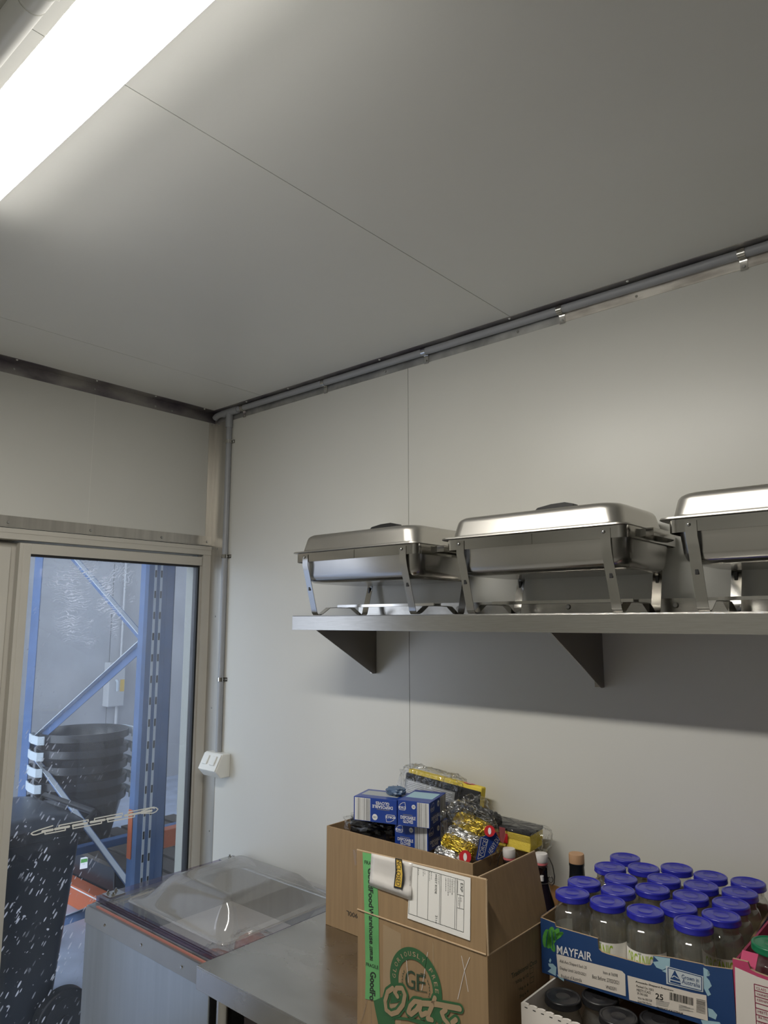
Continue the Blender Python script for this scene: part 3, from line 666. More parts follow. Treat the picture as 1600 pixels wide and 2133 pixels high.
def glove_box(lab, c, rot, w, d, h, flip=False, side=True):
    """c = front-right bottom corner seen from the front"""
    M = rotz(rot, c)
    t = thing('glove_box', lab, 'box', tuple(M @ Vector((c[0] - w / 2, c[1] + d / 2, c[2]))), 'boxes of disposable gloves')
    b = MB(M).box(c[0] - w, c[0], c[1], c[1] + d, c[2], c[2] + h, BLUEBOX).build('carton', t, bevel=.0012)
    mb = MB(M)
    def face(o, u, W):
        o = Vector(o); u = Vector(u)
        def P(a, b_):
            if flip: a, b_ = 1 - a, 1 - b_
            return o + u * (a * W) + Vector((0, 0, b_ * h))
        def Q(a0, b0, a1, b1): return [P(a0, b0), P(a1, b0), P(a1, b1), P(a0, b1)]
        k = 1
        nrm = u.cross(Vector((0, 0, 1))) * .0006
        def T(s, a0, b0, a1, b1, m_): mb.text(s, [p + nrm for p in Q(a0, b0, a1, b1)], m_, bold=.018)
        def PL(m_, *ab): mb.poly([P(*q) + nrm * .8 for q in ab], m_)
        T('DISPOSABLE', .09, .27, .56, .40, WPRINT); T('GLOVES', .17, .12, .48, .25, WPRINT)
        PL(GREYINK, (.16, .43), (.46, .43), (.46, .455), (.16, .455))
        # shield logo outline
        ol = [(.05, .62), (.23, .62), (.245, .78), (.23, .92), (.15, .90), (.07, .82)]
        for q0, q1 in zip(ol, ol[1:] + ol[:1]): mb.stroke([P(*q0) + nrm * .8, P(*q1) + nrm * .8], .0011, WPRINT, nrm)
        T('FORCE', .03, .66, .26, .76, WPRINT)
        ci = [(.50 + .062 * math.cos(q * PI / 8), .78 + .062 * W / h * math.sin(q * PI / 8)) for q in range(16)]
        PL(WPRINT, *ci)
        mb.text('100', [P(a, b_) + nrm * 1.6 for a, b_ in ((.465, .74), (.535, .74), (.535, .82), (.465, .82))], INK)
        PL(WPRINT, (.61, .03), (.97, .03), (.97, .97), (.61, .97))
        xx = .625; rnd = random.Random(5)
        while xx < .95:
            w_ = rnd.choice((.006, .012, .02)); 
            mb.poly([P(a, b_) + nrm * 1.6 for a, b_ in ((xx, .04), (xx + w_, .04), (xx + w_, .96), (xx, .96))], GREYINK); xx += w_ + rnd.choice((.008, .014, .026))
    face((c[0] - w, c[1], c[2]), (1, 0, 0), w)
    if side: face((c[0], c[1], c[2]), (0, 1, 0), d)
    mb.box(c[0] - w * .92, c[0] - w * .08, c[1] + d * .3, c[1] + d * .8, c[2] + h, c[2] + h + .0006, pbr('pale_box_panel', (.42, .45, .46), .45) if flip else LTBLUE)
    mb.build('print', t)
    return t
glove_box('blue disposable gloves box under another, at the carton front edge', (1.387, -.232, 1.157), 9, .108, .12, .064)
glove_box('blue disposable gloves box on top of another, right way up', (1.403, -.244, 1.223), 17, .096, .135, .068)
glove_box('blue disposable gloves box turned upside down, on black bag', (1.292, -.2535, 1.216), 17, .137, .100, .066, True, False)

bl = thing('bin_liner_pack', 'roll of black bin liners in clear wrap at carton left', 'bin liners', (1.17, -.165, 1.128))
Mr = rotz(8, (1.17, -.19, 1.17))
blob('liner_roll', (1.165, -.188, 1.172), (.086, .060, .036), BAGK, .16, 3.2, 4, p=.62, n=48, k=28, parent=bl, M=Mr, smooth=35)
blob('clear_wrap', (1.154, -.190, 1.173), (.092, .064, .038), FILM, .20, 4.2, 6, p=.65, n=48, k=26, parent=bl, M=Mr, smooth=22)
bt = thing('blue_grey_bag', 'small crumpled blue grey bag lying on the upside down glove box', 'bag', (1.248, -.205, 1.2825))
blob('bag', (1.248, -.205, 1.2945), (.030, .022, .0115), TEAL, .22, 3.0, 8, n=32, k=20, parent=bt, smooth=30)

# sponge pack leaning upright at the back
def sponge(root, x0, x1, y0, y1, z0, z1, M, face='y', n=1):
    mb = MB(M)
    w = (x1 - x0) / n
    for i in range(n):
        a, b_ = x0 + w * i + .001, x0 + w * (i + 1) - .001
        if face == 'y':
            MB(M).box(a, b_, y0 + .010, y1, z0, z1, YSPON).build('sponge', root, bevel=.004)
            MB(M).box(a, b_, y0, y0 + .010, z0, z1 - .012, SCOUR).build('scourer_face', root, bevel=.002)
        else:
            prof = [(y0, z0), (y1, z0), (y1, z1 - .009), (y0, z1 - .009), (y0 + .006, (z0 + z1) / 2 - .004)]
            MB(M).prism([(a, y, z) for y, z in prof], (b_ - a, 0, 0), YSPON).build('sponge', root, bevel=.003)
            MB(M).box(a, b_, y0 - .001, y1 + .001, z1 - .009, z1, SCOUR).build('scourer_face', root, bevel=.002)
sp = thing('sponge_pack', 'yellow sponges with black scourer in clear wrap leaning on the wall', 'sponge pack', (1.34, -.06, 1.128), 'packs of yellow sponges')
Mt = Matrix.Translation((1.34, -.06, 1.25)) @ Matrix.Rotation(math.radians(4), 4, 'Y') @ Matrix.Rotation(math.radians(-7), 4, 'X') @ Matrix.Translation((-1.34, .06, -1.25))
sponge(sp, 1.180, 1.455, -.088, -.052, 1.20, 1.318, Mt, 'y', 2)
mb = MB(Mt); lab_ = pbr('silver_label', (.40, .41, .40), .35, .3)
mb.box(1.185, 1.372, -.0895, -.0885, 1.235, 1.287, lab_)
for i in range(9):
    z = 1.240 + i * .0052
    mb.box(1.19 + (i % 3) * .002, 1.366 - (i * 7 % 5) * .004, -.0900, -.0895, z, z + .0014, WPRINT)
mb.build('label', sp)
mb = MB(Mt); n_ = (0, 0, 1)
mb.poly([(1.405 + .020 * math.cos(k * PI / 8), -.069 + .012 * math.sin(k * PI / 8), 1.3186) for k in range(16)], RED); mb.poly([(1.405 + .009 * math.cos(k * PI / 8), -.069 + .004 * math.sin(k * PI / 8), 1.3190) for k in range(16)], WPRINT); mb.build('badge', sp)
blob('clear_wrap', (1.278, -.075, 1.264), (.116, .034, .070), FILMS, .14, 5.0, 11, p=.42, n=56, k=26, parent=sp, M=Mt, smooth=18)

# flat three pack of sponges overhanging the carton end
s3 = thing('sponge_pack', 'flat pack of yellow sponges with red number 3 tag overhanging carton', 'sponge pack', (1.545, -.095, 1.178), 'packs of yellow sponges')
M3 = rotz(6, (1.56, -.10, 1.19)) @ Matrix.Translation((1.575, -.1, 1.18)) @ Matrix.Rotation(math.radians(3), 4, 'Y') @ Matrix.Translation((-1.575, .1, -1.18))
sponge(s3, 1.505, 1.645, -.142, -.055, 1.187, 1.238, M3, 'z', 2)
mb = MB(M3)
mb.box(1.553, 1.580, -.1436, -.1430, 1.198, 1.222, RED).text('3', [(1.562, -.1440, 1.205), (1.570, -.1440, 1.205), (1.570, -.1440, 1.218), (1.562, -.1440, 1.218)], WPRINT)
mb.poly([(1.536 + .015 * math.cos(k * PI / 8), -.1434, 1.210 + .015 * math.sin(k * PI / 8)) for k in range(16)], RED)
mb.build('price_tag', s3)
blob('clear_wrap', (1.582, -.098, 1.211), (.094, .050, .030), FILM, .12, 5.0, 13, p=.40, n=48, k=20, parent=s3, M=M3, smooth=18)

# bag of gold and silver scourers
sb = thing('scourer_bag', 'clear bag of gold and silver scourers with blue label', 'scourer bag', (1.50, -.20, 1.128))
def scourer(c, r, mat, rot):
    M = Matrix.Translation(c) @ Matrix.Rotation(math.radians(rot), 4, 'Z') @ Matrix.Rotation(math.radians(12), 4, 'Y')
    mb = MB(M); rings = []; sd = c[0] * 77
    for i in range(41):
        th = -PI / 2 + PI * i / 40; ring = []
        for j in range(72):
            ph = 2 * PI * j / 72; e = abs(math.cos(th)) ** .45; x_ = r[0] * math.copysign(abs(math.sin(th)) ** .6, math.sin(th))
            q = 1 + .16 * noise.noise(Vector((x_ * 160 + sd, 4 * math.cos(ph), 4 * math.sin(ph)))) + .16 * noise.noise(Vector((x_ * 420 + sd, 10 * math.cos(ph), 10 * math.sin(ph))))
            ring.append(Vector((x_, r[1] * e * q * math.cos(ph), r[2] * e * q * math.sin(ph))))
        rings.append(ring)
    mb.loft(rings, mat); return mb.build('scourer', sb, smooth=25)
def pz(x, y, d): return pix(x, y, 1, d)
def px(p): return tuple(p)
a = pix(957, 1762, 1, -.225); scourer(px(a), (.050, .024, .022), GOLD, 8)
a = pix(940, 1785, 1, -.245); scourer(px(a), (.046, .022, .018), SILV, 8)
a = pix(985, 1722, 1, -.175); scourer(px(a), (.056, .026, .026), GOLD, 10)
a = pix(968, 1742, 1, -.205); scourer(px(a), (.050, .022, .017), SILV, 8)
a = pix(1008, 1700, 1, -.14); scourer(px(a), (.050, .024, .020), pbr('dark_scourer', (.10, .10, .10), .35, .9, bump=1, scale=190), 10)
mb = MB()
def cd_(x, y): return pix(920 + x * .1375, 1620 + y * .1375, 1, -.262 + .07 * (x - 500) / 400)
card = [cd_(520, 1240), cd_(590, 900), cd_(700, 870), cd_(820, 830), cd_(890, 950), cd_(800, 1130), cd_(560, 1270)]
nv = (card[1] - card[0]).cross(card[4] - card[0]).normalized(); nv = nv if nv.dot(CAMP - card[0]) > 0 else -nv
mb.prism(card, -nv * .0012, BLUEBOX)
up_ = nv * .0008
for q in ([(600, 905), (700, 940), (640, 1190), (545, 1230)],):
    pts = [cd_(*p) + up_ for p in q]
    for i in range(4): mb.stroke([pts[i], pts[(i + 1) % 4]], .0016, WPRINT, nv)
mb.text('FORCE', [cd_(615, 1190) + up_, cd_(690, 960) + up_, cd_(635, 930) + up_, cd_(560, 1170) + up_], WPRINT)
mb.text('HEAVY DU', [cd_(745, 1170) + up_, cd_(885, 930) + up_, cd_(830, 885) + up_, cd_(700, 1110) + up_], WPRINT)
mb.build('blue_label', sb)
def badge(cx_, cy_, r, d):
    c = pix(cx_, cy_, 1, d); mb = MB(); nr = (CAMP - c).normalized(); u = nr.cross(Vector((0, 0, 1))).normalized(); v = u.cross(nr)
    mb.prism([c + (u * math.cos(k * PI / 8) + v * math.sin(k * PI / 8)) * r for k in range(16)], -nr * .001, RED)
    mb.prism([c + nr * .0006 + (u * math.cos(k * PI / 6) * .3 + v * math.sin(k * PI / 6) * .6) * r for k in range(12)], -nr * .0004, WPRINT); mb.build('red_badge', sb)
badge(969, 1785, .016, -.268); badge(1020, 1731, .014, -.225)
mb = MB()
def strip_pts(*q): return [pix(920 + x * .1375, 1620 + y * .1375, 1, d) for x, y, d in q]
mb.poly(strip_pts((870, 740, -.20), (960, 760, -.18), (970, 880, -.18), (930, 1000, -.19), (890, 960, -.2)), pbr('faded_red_print', (.55, .12, .13), .4)); mb.build('red_stripe', sb)
# crinkled bag: silhouette of facets
c0 = pix(980, 1738, 1, -.192)
Mb = Matrix.Translation(c0) @ Matrix.Rotation(math.radians(-22), 4, 'Y') @ Matrix.Translation(-c0)
blob('clear_bag', (c0.x + .004, c0.y, c0.z + .004), (.068, .056, .086), FILM, .20, 4.5, 17, p=.62, n=44, k=26, parent=sb, M=Mb, smooth=16)
blob('bag_tail', tuple(pix(960, 1692, 1, -.20)), (.038, .022, .026), FILMS, .4, 5, 23, p=.7, n=24, k=14, parent=sb, smooth=12)

# ================================================================== OATS CARTON
OX0, OX1, OY0, OY1, OZ = 1.5165, 1.8545, -.655, -.418, 1.1570
ob = thing('oats_carton', 'brown oats carton with green print and raised front flap', 'carton', ((OX0 + OX1) / 2, (OY0 + OY1) / 2, BZ))
carton_panels('walls', OX0, OX1, OY0, OY1, BZ, OZ, ob)
# front flap, nearly upright, slightly bowed
ft = [Vector((1.509, OY0 + .0035, 1.2800)), Vector((1.687, OY0 + .0035, 1.2862)), Vector((1.8525, OY0 + .0035, 1.2920))]
fb = [Vector((OX0, OY0, OZ + .001)), Vector((OX0 + .17, OY0, OZ + .001)), Vector((OX1 - .002, OY0, OZ + .001))]
def flap(name, bot, top, th, mat, par):
    rg = []
    for i in range(5):
        t = i / 4; row = [b_.lerp(a_, t) for a_, b_ in zip(top, bot)]
        rg.append(row + [p + th for p in reversed(row)])
    mb = MB(); mb.loft(rg, mat); return mb.build(name, par, bevel=.0008)
flap('front_flap', fb, ft, Vector((0, .004, 0)), CARD, ob)
MB().tube([fb[0] + Vector((-.0, -.0004, .001)), fb[1] + Vector((0, -.0003, .001)), fb[2] + Vector((0, -.0004, .001))], .0017, CARDE, 8).tube([ft[0] + Vector((0, .002, 0)), ft[1] + Vector((0, .002, 0)), ft[2] + Vector((0, .002, 0))], .0018, CARDE, 8).tube([fb[2] + Vector((.003, .002, 0)), (OX1 - .001, OY0 + .003, 1.225), ft[2] + Vector((.0, .002, 0))], .0022, CARDE, 8).build('torn_edge', ob, smooth=50)
sb_ = [Vector((OX1, OY0 + .004, OZ + .001)), Vector((OX1, OY1, OZ + .001))]
st_ = [Vector((OX1 - .030, OY0 + .012, 1.2856)), Vector((OX1 - .030, OY1 + .006, 1.2850))]
flap('side_flap', sb_, st_, Vector((-.004, 0, 0)), CARD, ob)
MB().tube([sb_[0], sb_[1]], .0016, CARDE, 8).tube([st_[0] + Vector((-.002, 0, 0)), st_[1] + Vector((-.002, 0, 0))], .0018, CARDE, 8).tube([sb_[1] + Vector((-.002, 0, 0)), st_[1] + Vector((-.002, 0, 0))], .0016, CARDE, 8).build('torn_edge', ob, smooth=50)

FY = OY0 - .0012
def f2(x, y):
    p = pix(660 + x * .3125, 1750 + y * .3125, 1, FY); p.z = max(p.z, BZ + .002); return p
KF = (FY - CAMP.y) / (-.5512 - CAMP.y)
def onto(p, o=0):
    q = CAMP + (Vector((p[0], -.5512, p[2])) - CAMP) * KF; q.y = FY - o; return q
def fx(u, v, o=0): return onto((u, 0, v), o)
NF = (0, -1, 0)
# printed arch, lettering, monogram, laurel, script
mb = MB(); ccx, ccz, RX, RZo = 1.5945, .992, .0735, .0760
def arch(a, kx, kz): return fx(ccx + kx * math.cos(a), ccz + kz * math.sin(a))
N_ = 48
for i in range(N_):
    a0 = math.radians(-22 + 224 * i / N_); a1 = math.radians(-22 + 224 * (i + 1) / N_)
    mb.poly([arch(a0, RX, RZo), arch(a1, RX, RZo), arch(a1, .049, .0515), arch(a0, .049, .0515)], GREENP)
for sgn in (-1, 1):
    mb.poly([fx(ccx + sgn * .0735 * .93, ccz - .0285), fx(ccx + sgn * .049 * .93, ccz - .0195), fx(ccx + sgn * .049, ccz - .05), fx(ccx + sgn * .0735, ccz - .06)], GREENP)
word = 'GLORIOUSLY FREE'
for i, ch in enumerate(word):
    if ch == ' ': continue
    a = math.radians(178 - 172 * i / (len(word) - 1)); r1, r2 = .0605, .0630
    c = Vector((ccx + r1 * math.cos(a), 0, ccz + r2 * math.sin(a))); u = Vector((math.sin(a), 0, -math.cos(a))); v = Vector((math.cos(a), 0, math.sin(a)))
    w = .0020 if ch == 'I' else .0082; h = .0095
    q = [c - u * w / 2 - v * h / 2, c + u * w / 2 - v * h / 2, c + u * w / 2 + v * h / 2, c - u * w / 2 + v * h / 2]
    mb.text(ch, [onto(p, .0004) for p in q], CARDE)
mb.text('G', [f2(588, 985), f2(655, 1000), f2(655, 875), f2(590, 862)], DGREEN)
mb.text('F', [f2(665, 1000), f2(722, 1012), f2(725, 905), f2(665, 890)], DGREEN)
for p, q in (((650, 1000), (735, 1014)), ((690, 888), (728, 900))): mb.stroke([f2(*p), f2(*q)], .0014, DGREEN, NF)
for k in range(26):
    a = math.radians(150 + 240 * k / 25); r = .0385
    c = fx(ccx + .0015 + r * math.cos(a), .9925 + r * .98 * math.sin(a)); t = Vector((-math.sin(a), 0, math.cos(a))); o = Vector((math.cos(a), 0, math.sin(a)))
    d = (t + o * (.7 if k % 2 else -.7)).normalized(); e_ = d.cross(Vector((0, 1, 0)))
    mb.poly([c - d * .0028, c + e_ * .0011, c + d * .0028, c - e_ * .0011], DGREEN)
# swoosh below
sw = [(378, 1072), (440, 1045), (470, 1165), (560, 1178), (680, 1196), (770, 1226), (800, 1300), (790, 1330)]
sw2 = [(740, 1330), (745, 1270), (680, 1225), (600, 1200), (520, 1195), (520, 1330), (430, 1330)]
mb.poly([f2(*p) for p in sw + sw2], GREENP)
script = {'O': [(540, 1040), (522, 1012), (535, 985), (572, 985), (590, 1030), (578, 1095), (540, 1145), (500, 1158), (465, 1130), (458, 1070), (475, 1010), (510, 985)],
          'a': [(690, 1078), (655, 1072), (625, 1105), (612, 1145), (630, 1160), (668, 1130), (698, 1078), (688, 1130), (700, 1165), (735, 1150)],
          't': [(790, 1050), (772, 1100), (748, 1155), (742, 1190), (770, 1196)], 'bar': [(700, 1086), (800, 1092), (955, 1122)],
          's': [(862, 1130), (835, 1150), (850, 1190), (880, 1225), (875, 1270), (830, 1290)], 'tail': [(930, 1195), (905, 1215), (915, 1245)]}
for k, pts in script.items(): mb.stroke([f2(*p) for p in pts], .0185, GREENP, NF, .0003)
for k, pts in script.items(): mb.stroke([f2(*p) for p in pts], .0090 if k != 'bar' else .0105, CARDL, NF, .0012)
mb.build('logo_print', ob)
# vertical pale bands left by old tape
mb = MB()
for x0, x1 in ((440, 560), (770, 778)):
    mb.poly([f2(x0, 1300), f2(x1, 1330), f2(x1, 520 + (x1 - 270) * .36), f2(x0, 500 + (x0 - 270) * .36)], CARDL)
for v in mb.v: v.y += .0008
mb.build('tape_residue', ob)
# green packing tape over the flap and the front
mb = MB()
def fl(x, y, o=0.0008):
    p = pix(660 + x * .3125, 1750 + y * .3125, 1, OY0 - .0008)
    t = (p.z - OZ) / (1.286 - OZ)
    d = (OY0 + (.0035 * t if t > 0 else 0)) - o
    return pix(660 + x * .3125, 1750 + y * .3125, 1, d)
tp = [(305, 80, 365, 92), (312, 300, 405, 320), (318, 480, 412, 510), (322, 700, 414, 722), (326, 900, 418, 920), (322, 1058, 422, 1076)]
for q0, q1 in zip(tp, tp[1:]): mb.poly([fl(q1[0], q1[1]), fl(q1[2], q1[3]), fl(q0[2], q0[3]), fl(q0[0], q0[1])], TAPEG)
t_ = mb.build('packing_tape', ob)
mb = MB()
def vtext(s, xa, ya, xb, yb, h):   # reads top to bottom, glyph tops to the right
    mb.text(s, [fl(xa, ya, .0014), fl(xb, yb, .0014), fl(xb + h, yb + h * .2, .0014), fl(xa + h, ya + h * .2, .0014)], INK, bold=.02)
vtext('GoodFood', 340, 185, 346, 445, 32); vtext('Warehouse', 346, 450, 350, 690, 30); vtext('.com.au', 350, 700, 354, 800, 20); vtext('GoodFo', 356, 875, 350, 1065, 38)
mb.text('FRAGILE', [fl(328, 838, .0014), fl(410, 862, .0014), fl(410, 838, .0014), fl(328, 814, .0014)], INK)
mb.text('FRA', [fl(318, 158, .0014), fl(362, 168, .0014), fl(362, 142, .0014), fl(318, 134, .0014)], INK)
mb.build('tape_print', t_)
MB().stroke([fl(335, 1062), fl(318, 1140), fl(290, 1226)], .003, FILMS, NF, .0005).stroke([fl(362, 1074), fl(364, 1226)], .002, FILMS, NF, .0005).build('loose_tape', t_)
# document pouch and address label on the flap
mb = MB(); nx, ny = 10, 8; vs = []; fs = []
for j in range(ny + 1):
    for i in range(nx + 1):
        u, v = i / nx, j / ny
        tl, tr, br, bl_ = (365, 88), (640, 152), (628, 402), (350, 302)
        x = lerp(lerp(tl[0], tr[0], u), lerp(bl_[0], br[0], u), v); y = lerp(lerp(tl[1], tr[1], u), lerp(bl_[1], br[1], u), v)
        vs.append(fl(x, y, .0016 + .003 * max(0, noise.noise(Vector((u * 5, v * 4, 2)))) + (.004 if .72 < v < .95 else 0)))
for j in range(ny):
    for i in range(nx): k = j * (nx + 1) + i; fs.append((k, k + nx + 1, k + nx + 2, k + 1))
mb.add(vs, fs, POUCH); dp = mb.build('document_pouch', ob, smooth=70, solid=.0008)
mb = MB(); o_ = .0078
mb.poly([fl(512, 316, o_), fl(570, 330, o_), fl(580, 230, o_), fl(568, 128, o_), fl(522, 118, o_), fl(524, 210, o_)], INK)
mb.poly([fl(520, 306, o_ + .0003), fl(562, 316, o_ + .0003), fl(571, 230, o_ + .0003), fl(562, 134, o_ + .0003), fl(531, 128, o_ + .0003), fl(533, 214, o_ + .0003)], YELLOW)
mb.text('NCLOSED', [fl(535, 130, o_ + .0006), fl(528, 302, o_ + .0006), fl(556, 308, o_ + .0006), fl(562, 136, o_ + .0006)], INK)
mb.build('printed_band', dp)
mb = MB(); mb.prism([fl(605, 520, .0014), fl(1022, 670, .0014), fl(1026, 252, .0014), fl(625, 152, .0014)], (0, -.0004, 0), PAPER); lb = mb.build('address_label', ob)
mb = MB(); o_ = .0022
def ln(x0, y0, x1, y1, w=.0007): mb.stroke([fl(x0, y0, o_), fl(x1, y1, o_)], w, INK, NF)
ln(625, 170, 982, 270); ln(610, 488, 978, 614); ln(627, 170, 612, 488); ln(982, 270, 978, 614); ln(673, 182, 668, 508); ln(744, 202, 738, 530); ln(822, 226, 816, 555); ln(830, 228, 824, 558); ln(925, 256, 918, 592); ln(935, 258, 930, 596); ln(936, 360, 982, 374); ln(936, 450, 980, 462); ln(940, 270, 938, 352); ln(955, 365, 952, 452)
def lt_(s, xa, ya, xb, yb, h, m_=INK): mb.text(s, [fl(xa, ya, o_), fl(xb, yb, o_), fl(xb + h, yb + h * .28, o_), fl(xa + h, ya + h * .28, o_)], m_)
lt_('EXP', 958, 286, 956, 342, 18); lt_('WEST RYDE', 789, 224, 786, 356, 13); lt_('2114', 791, 500, 788, 552, 13)
for x, y0, y1 in ((812, 232, 300), (860, 250, 340), (875, 254, 372), (888, 256, 350), (902, 260, 372), (915, 262, 350), (710, 196, 240), (720, 198, 228), (752, 206, 280), (764, 210, 262), (678, 184, 238), (946, 380, 436), (962, 384, 420)):
    yy = y0
    while yy < y1 - 4:
        s = random.choice((6, 10, 14)); ln(x, yy, x - .2, min(yy + s, y1), .0011 if x > 850 and x < 910 else .0008); yy += s + 4
mb.build('label_print', lb)
mb = MB()
for pts in ([(700, 1000), (740, 745)], [(598, 800), (612, 950)], [(985, 870), (940, 1060)], [(985, 870), (1010, 1010)], [(965, 770), (985, 870), (1020, 780)]):
    mb.stroke([fl(*p) for p in pts], .0009, WPRINT, NF, .0004)
mb.build('tape_crease', ob)
def r2(x, y): return pix(660 + x * .3125, 1750 + y * .3125, 0, OX1 + .0006)
mb = MB()
for s, q in (('Traditional Oats', ((1300, 925), (1468, 818), (1466, 788), (1296, 890))), ('500g x 12', ((1328, 965), (1412, 915), (1410, 885), (1325, 940))), ('1kg x 6', ((1350, 1010), (1412, 975), (1410, 948), (1348, 985))), ('2kg x 4', ((1352, 1060), (1412, 1020), (1410, 996), (1350, 1035)))):
    mb.text(s, [r2(*p) for p in q], DGREEN)
for x, y in ((1420, 858), (1422, 920)):
    q = [r2(x, y + 34), r2(x + 24, y + 22), r2(x + 24, y - 12), r2(x, y)]; tb = MB()
    for i in range(4): tb.stroke([q[i], q[(i + 1) % 4]], .0007, DGREEN, (1, 0, 0))
    tb.build('tick_box', ob)
mb.build('side_print', ob)

# ================================================================== BOTTLES IN A LOW TRAY
tr = thing('bottle_tray', 'low brown cardboard tray of bottles behind the oats carton', 'tray', (1.695, -.14, BZ))
mb = MB().box(1.578, 1.806, -.262, -.258, BZ, .975, CARD).box(1.578, 1.582, -.258, -.026, BZ, .99, CARD).box(1.802, 1.806, -.258, -.026, BZ, .99, CARD).box(1.582, 1.802, -.258, -.026, BZ, BZ + .004, CARDI)
top = [(1.806 - .0285 * k / 1.0, 1.080 + .012 * math.sin(k * .9) + (.010 if k > 4 else 0)) for k in range(9)]
mb.prism([(1.578, -.022, BZ), (1.806, -.022, BZ)] + [(max(1.578, x), -.022, z) for x, z in top], (0, -.004, 0), pbr('orange_brown_card', (.36, .19, .075), .7)); mb.build('walls', tr)
def swing_bottle(lab, x, y, rot):
    z = BZ + .0045; t = thing('swing_top_bottle', lab, 'bottle', (x, y, z), 'swing top bottles')
    prof = [(.0, .0), (.030, .0), (.033, .006), (.0335, .10), (.033, .150), (.029, .180), (.021, .205), (.0165, .225), (.0150, .250), (.0155, .2645), (.0165, .266), (.0150, .270), (0, .270)]
    MB().lathe([(r, z + q) for r, q in prof], (x, y, 0), DKGLASS, 28).build('glass', t, smooth=50)
    MB().lathe([(.0, z + .276), (.0155, z + .276), (.0165, z + .278), (.0168, z + .292), (.0155, z + .2965), (.006, z + .2975), (0, z + .2970)], (x, y, 0), PORC, 28).build('stopper', t, smooth=50)
    MB().lathe([(0, z + .270), (.0150, z + .270), (.0160, z + .273), (.0150, z + .276), (0, z + .276)], (x, y, 0), PINKR, 24).build('rubber_seal', t, smooth=50)
    mb = MB(); c, s_ = math.cos(rot), math.sin(rot)
    def W(a, b_): return (x + c * a, y + s_ * a, z + b_)
    for k in (-1, 1):
        mb.tube([W(k * .0172, .288), W(k * .020, .286), W(k * .0275, .270), W(k * .0315, .245), W(k * .030, .228), W(k * .024, .222), W(k * .0175, .226)], .0013, WIRE, 8)
        mb.tube([W(k * (.0215 + .006 * math.cos(q * PI / 6)), .236 + .007 * math.sin(q * PI / 6)) for q in range(12)], .0012, WIRE, 8, True)
    mb.tube([(x + .0165 * math.cos(q * PI / 10), y + .0165 * math.sin(q * PI / 10), z + .228) for q in range(20)], .0012, WIRE, 8, True)
    mb.build('wire_bail', t, smooth=50)
    mb = MB(); p = Vector((x, y, 0)) + (Vector((CAMP.x, CAMP.y, 0)) - Vector((x, y, 0))).normalized() * .018; mb.cyl((p.x, p.y, z + .236), (p.x, p.y, z + .248), .0045, PORC); mb.build('toggle', t, smooth=50)
swing_bottle('dark swing top bottle between open carton and raised side flap', 1.617, -.185, math.radians(30))
swing_bottle('dark swing top bottle just right of the raised carton flap', 1.700, -.165, math.radians(20))
x, y, z = 1.762, -.095, BZ + .0045
t = thing('corked_bottle', 'black bottle with tan wooden stopper near the wall', 'bottle', (x, y, z))
MB().lathe([(r, z + q) for r, q in ((0, 0), (.031, 0), (.033, .005), (.0335, .15), (.030, .185), (.023, .215), (.0195, .24), (.0185, .262), (.0195, .264), (.0195, .270), (0, .270))], (x, y, 0), pbr('black_capsule', (.012, .014, .018), .3, bump=.2, scale=60), 28).build('glass', t, smooth=50)
MB().lathe([(0, z + .2705), (.0195, z + .2705), (.0195, z + .290), (.0185, z + .2925), (0, z + .2925)], (x, y, 0), CORK, 28).build('stopper', t, smooth=40)

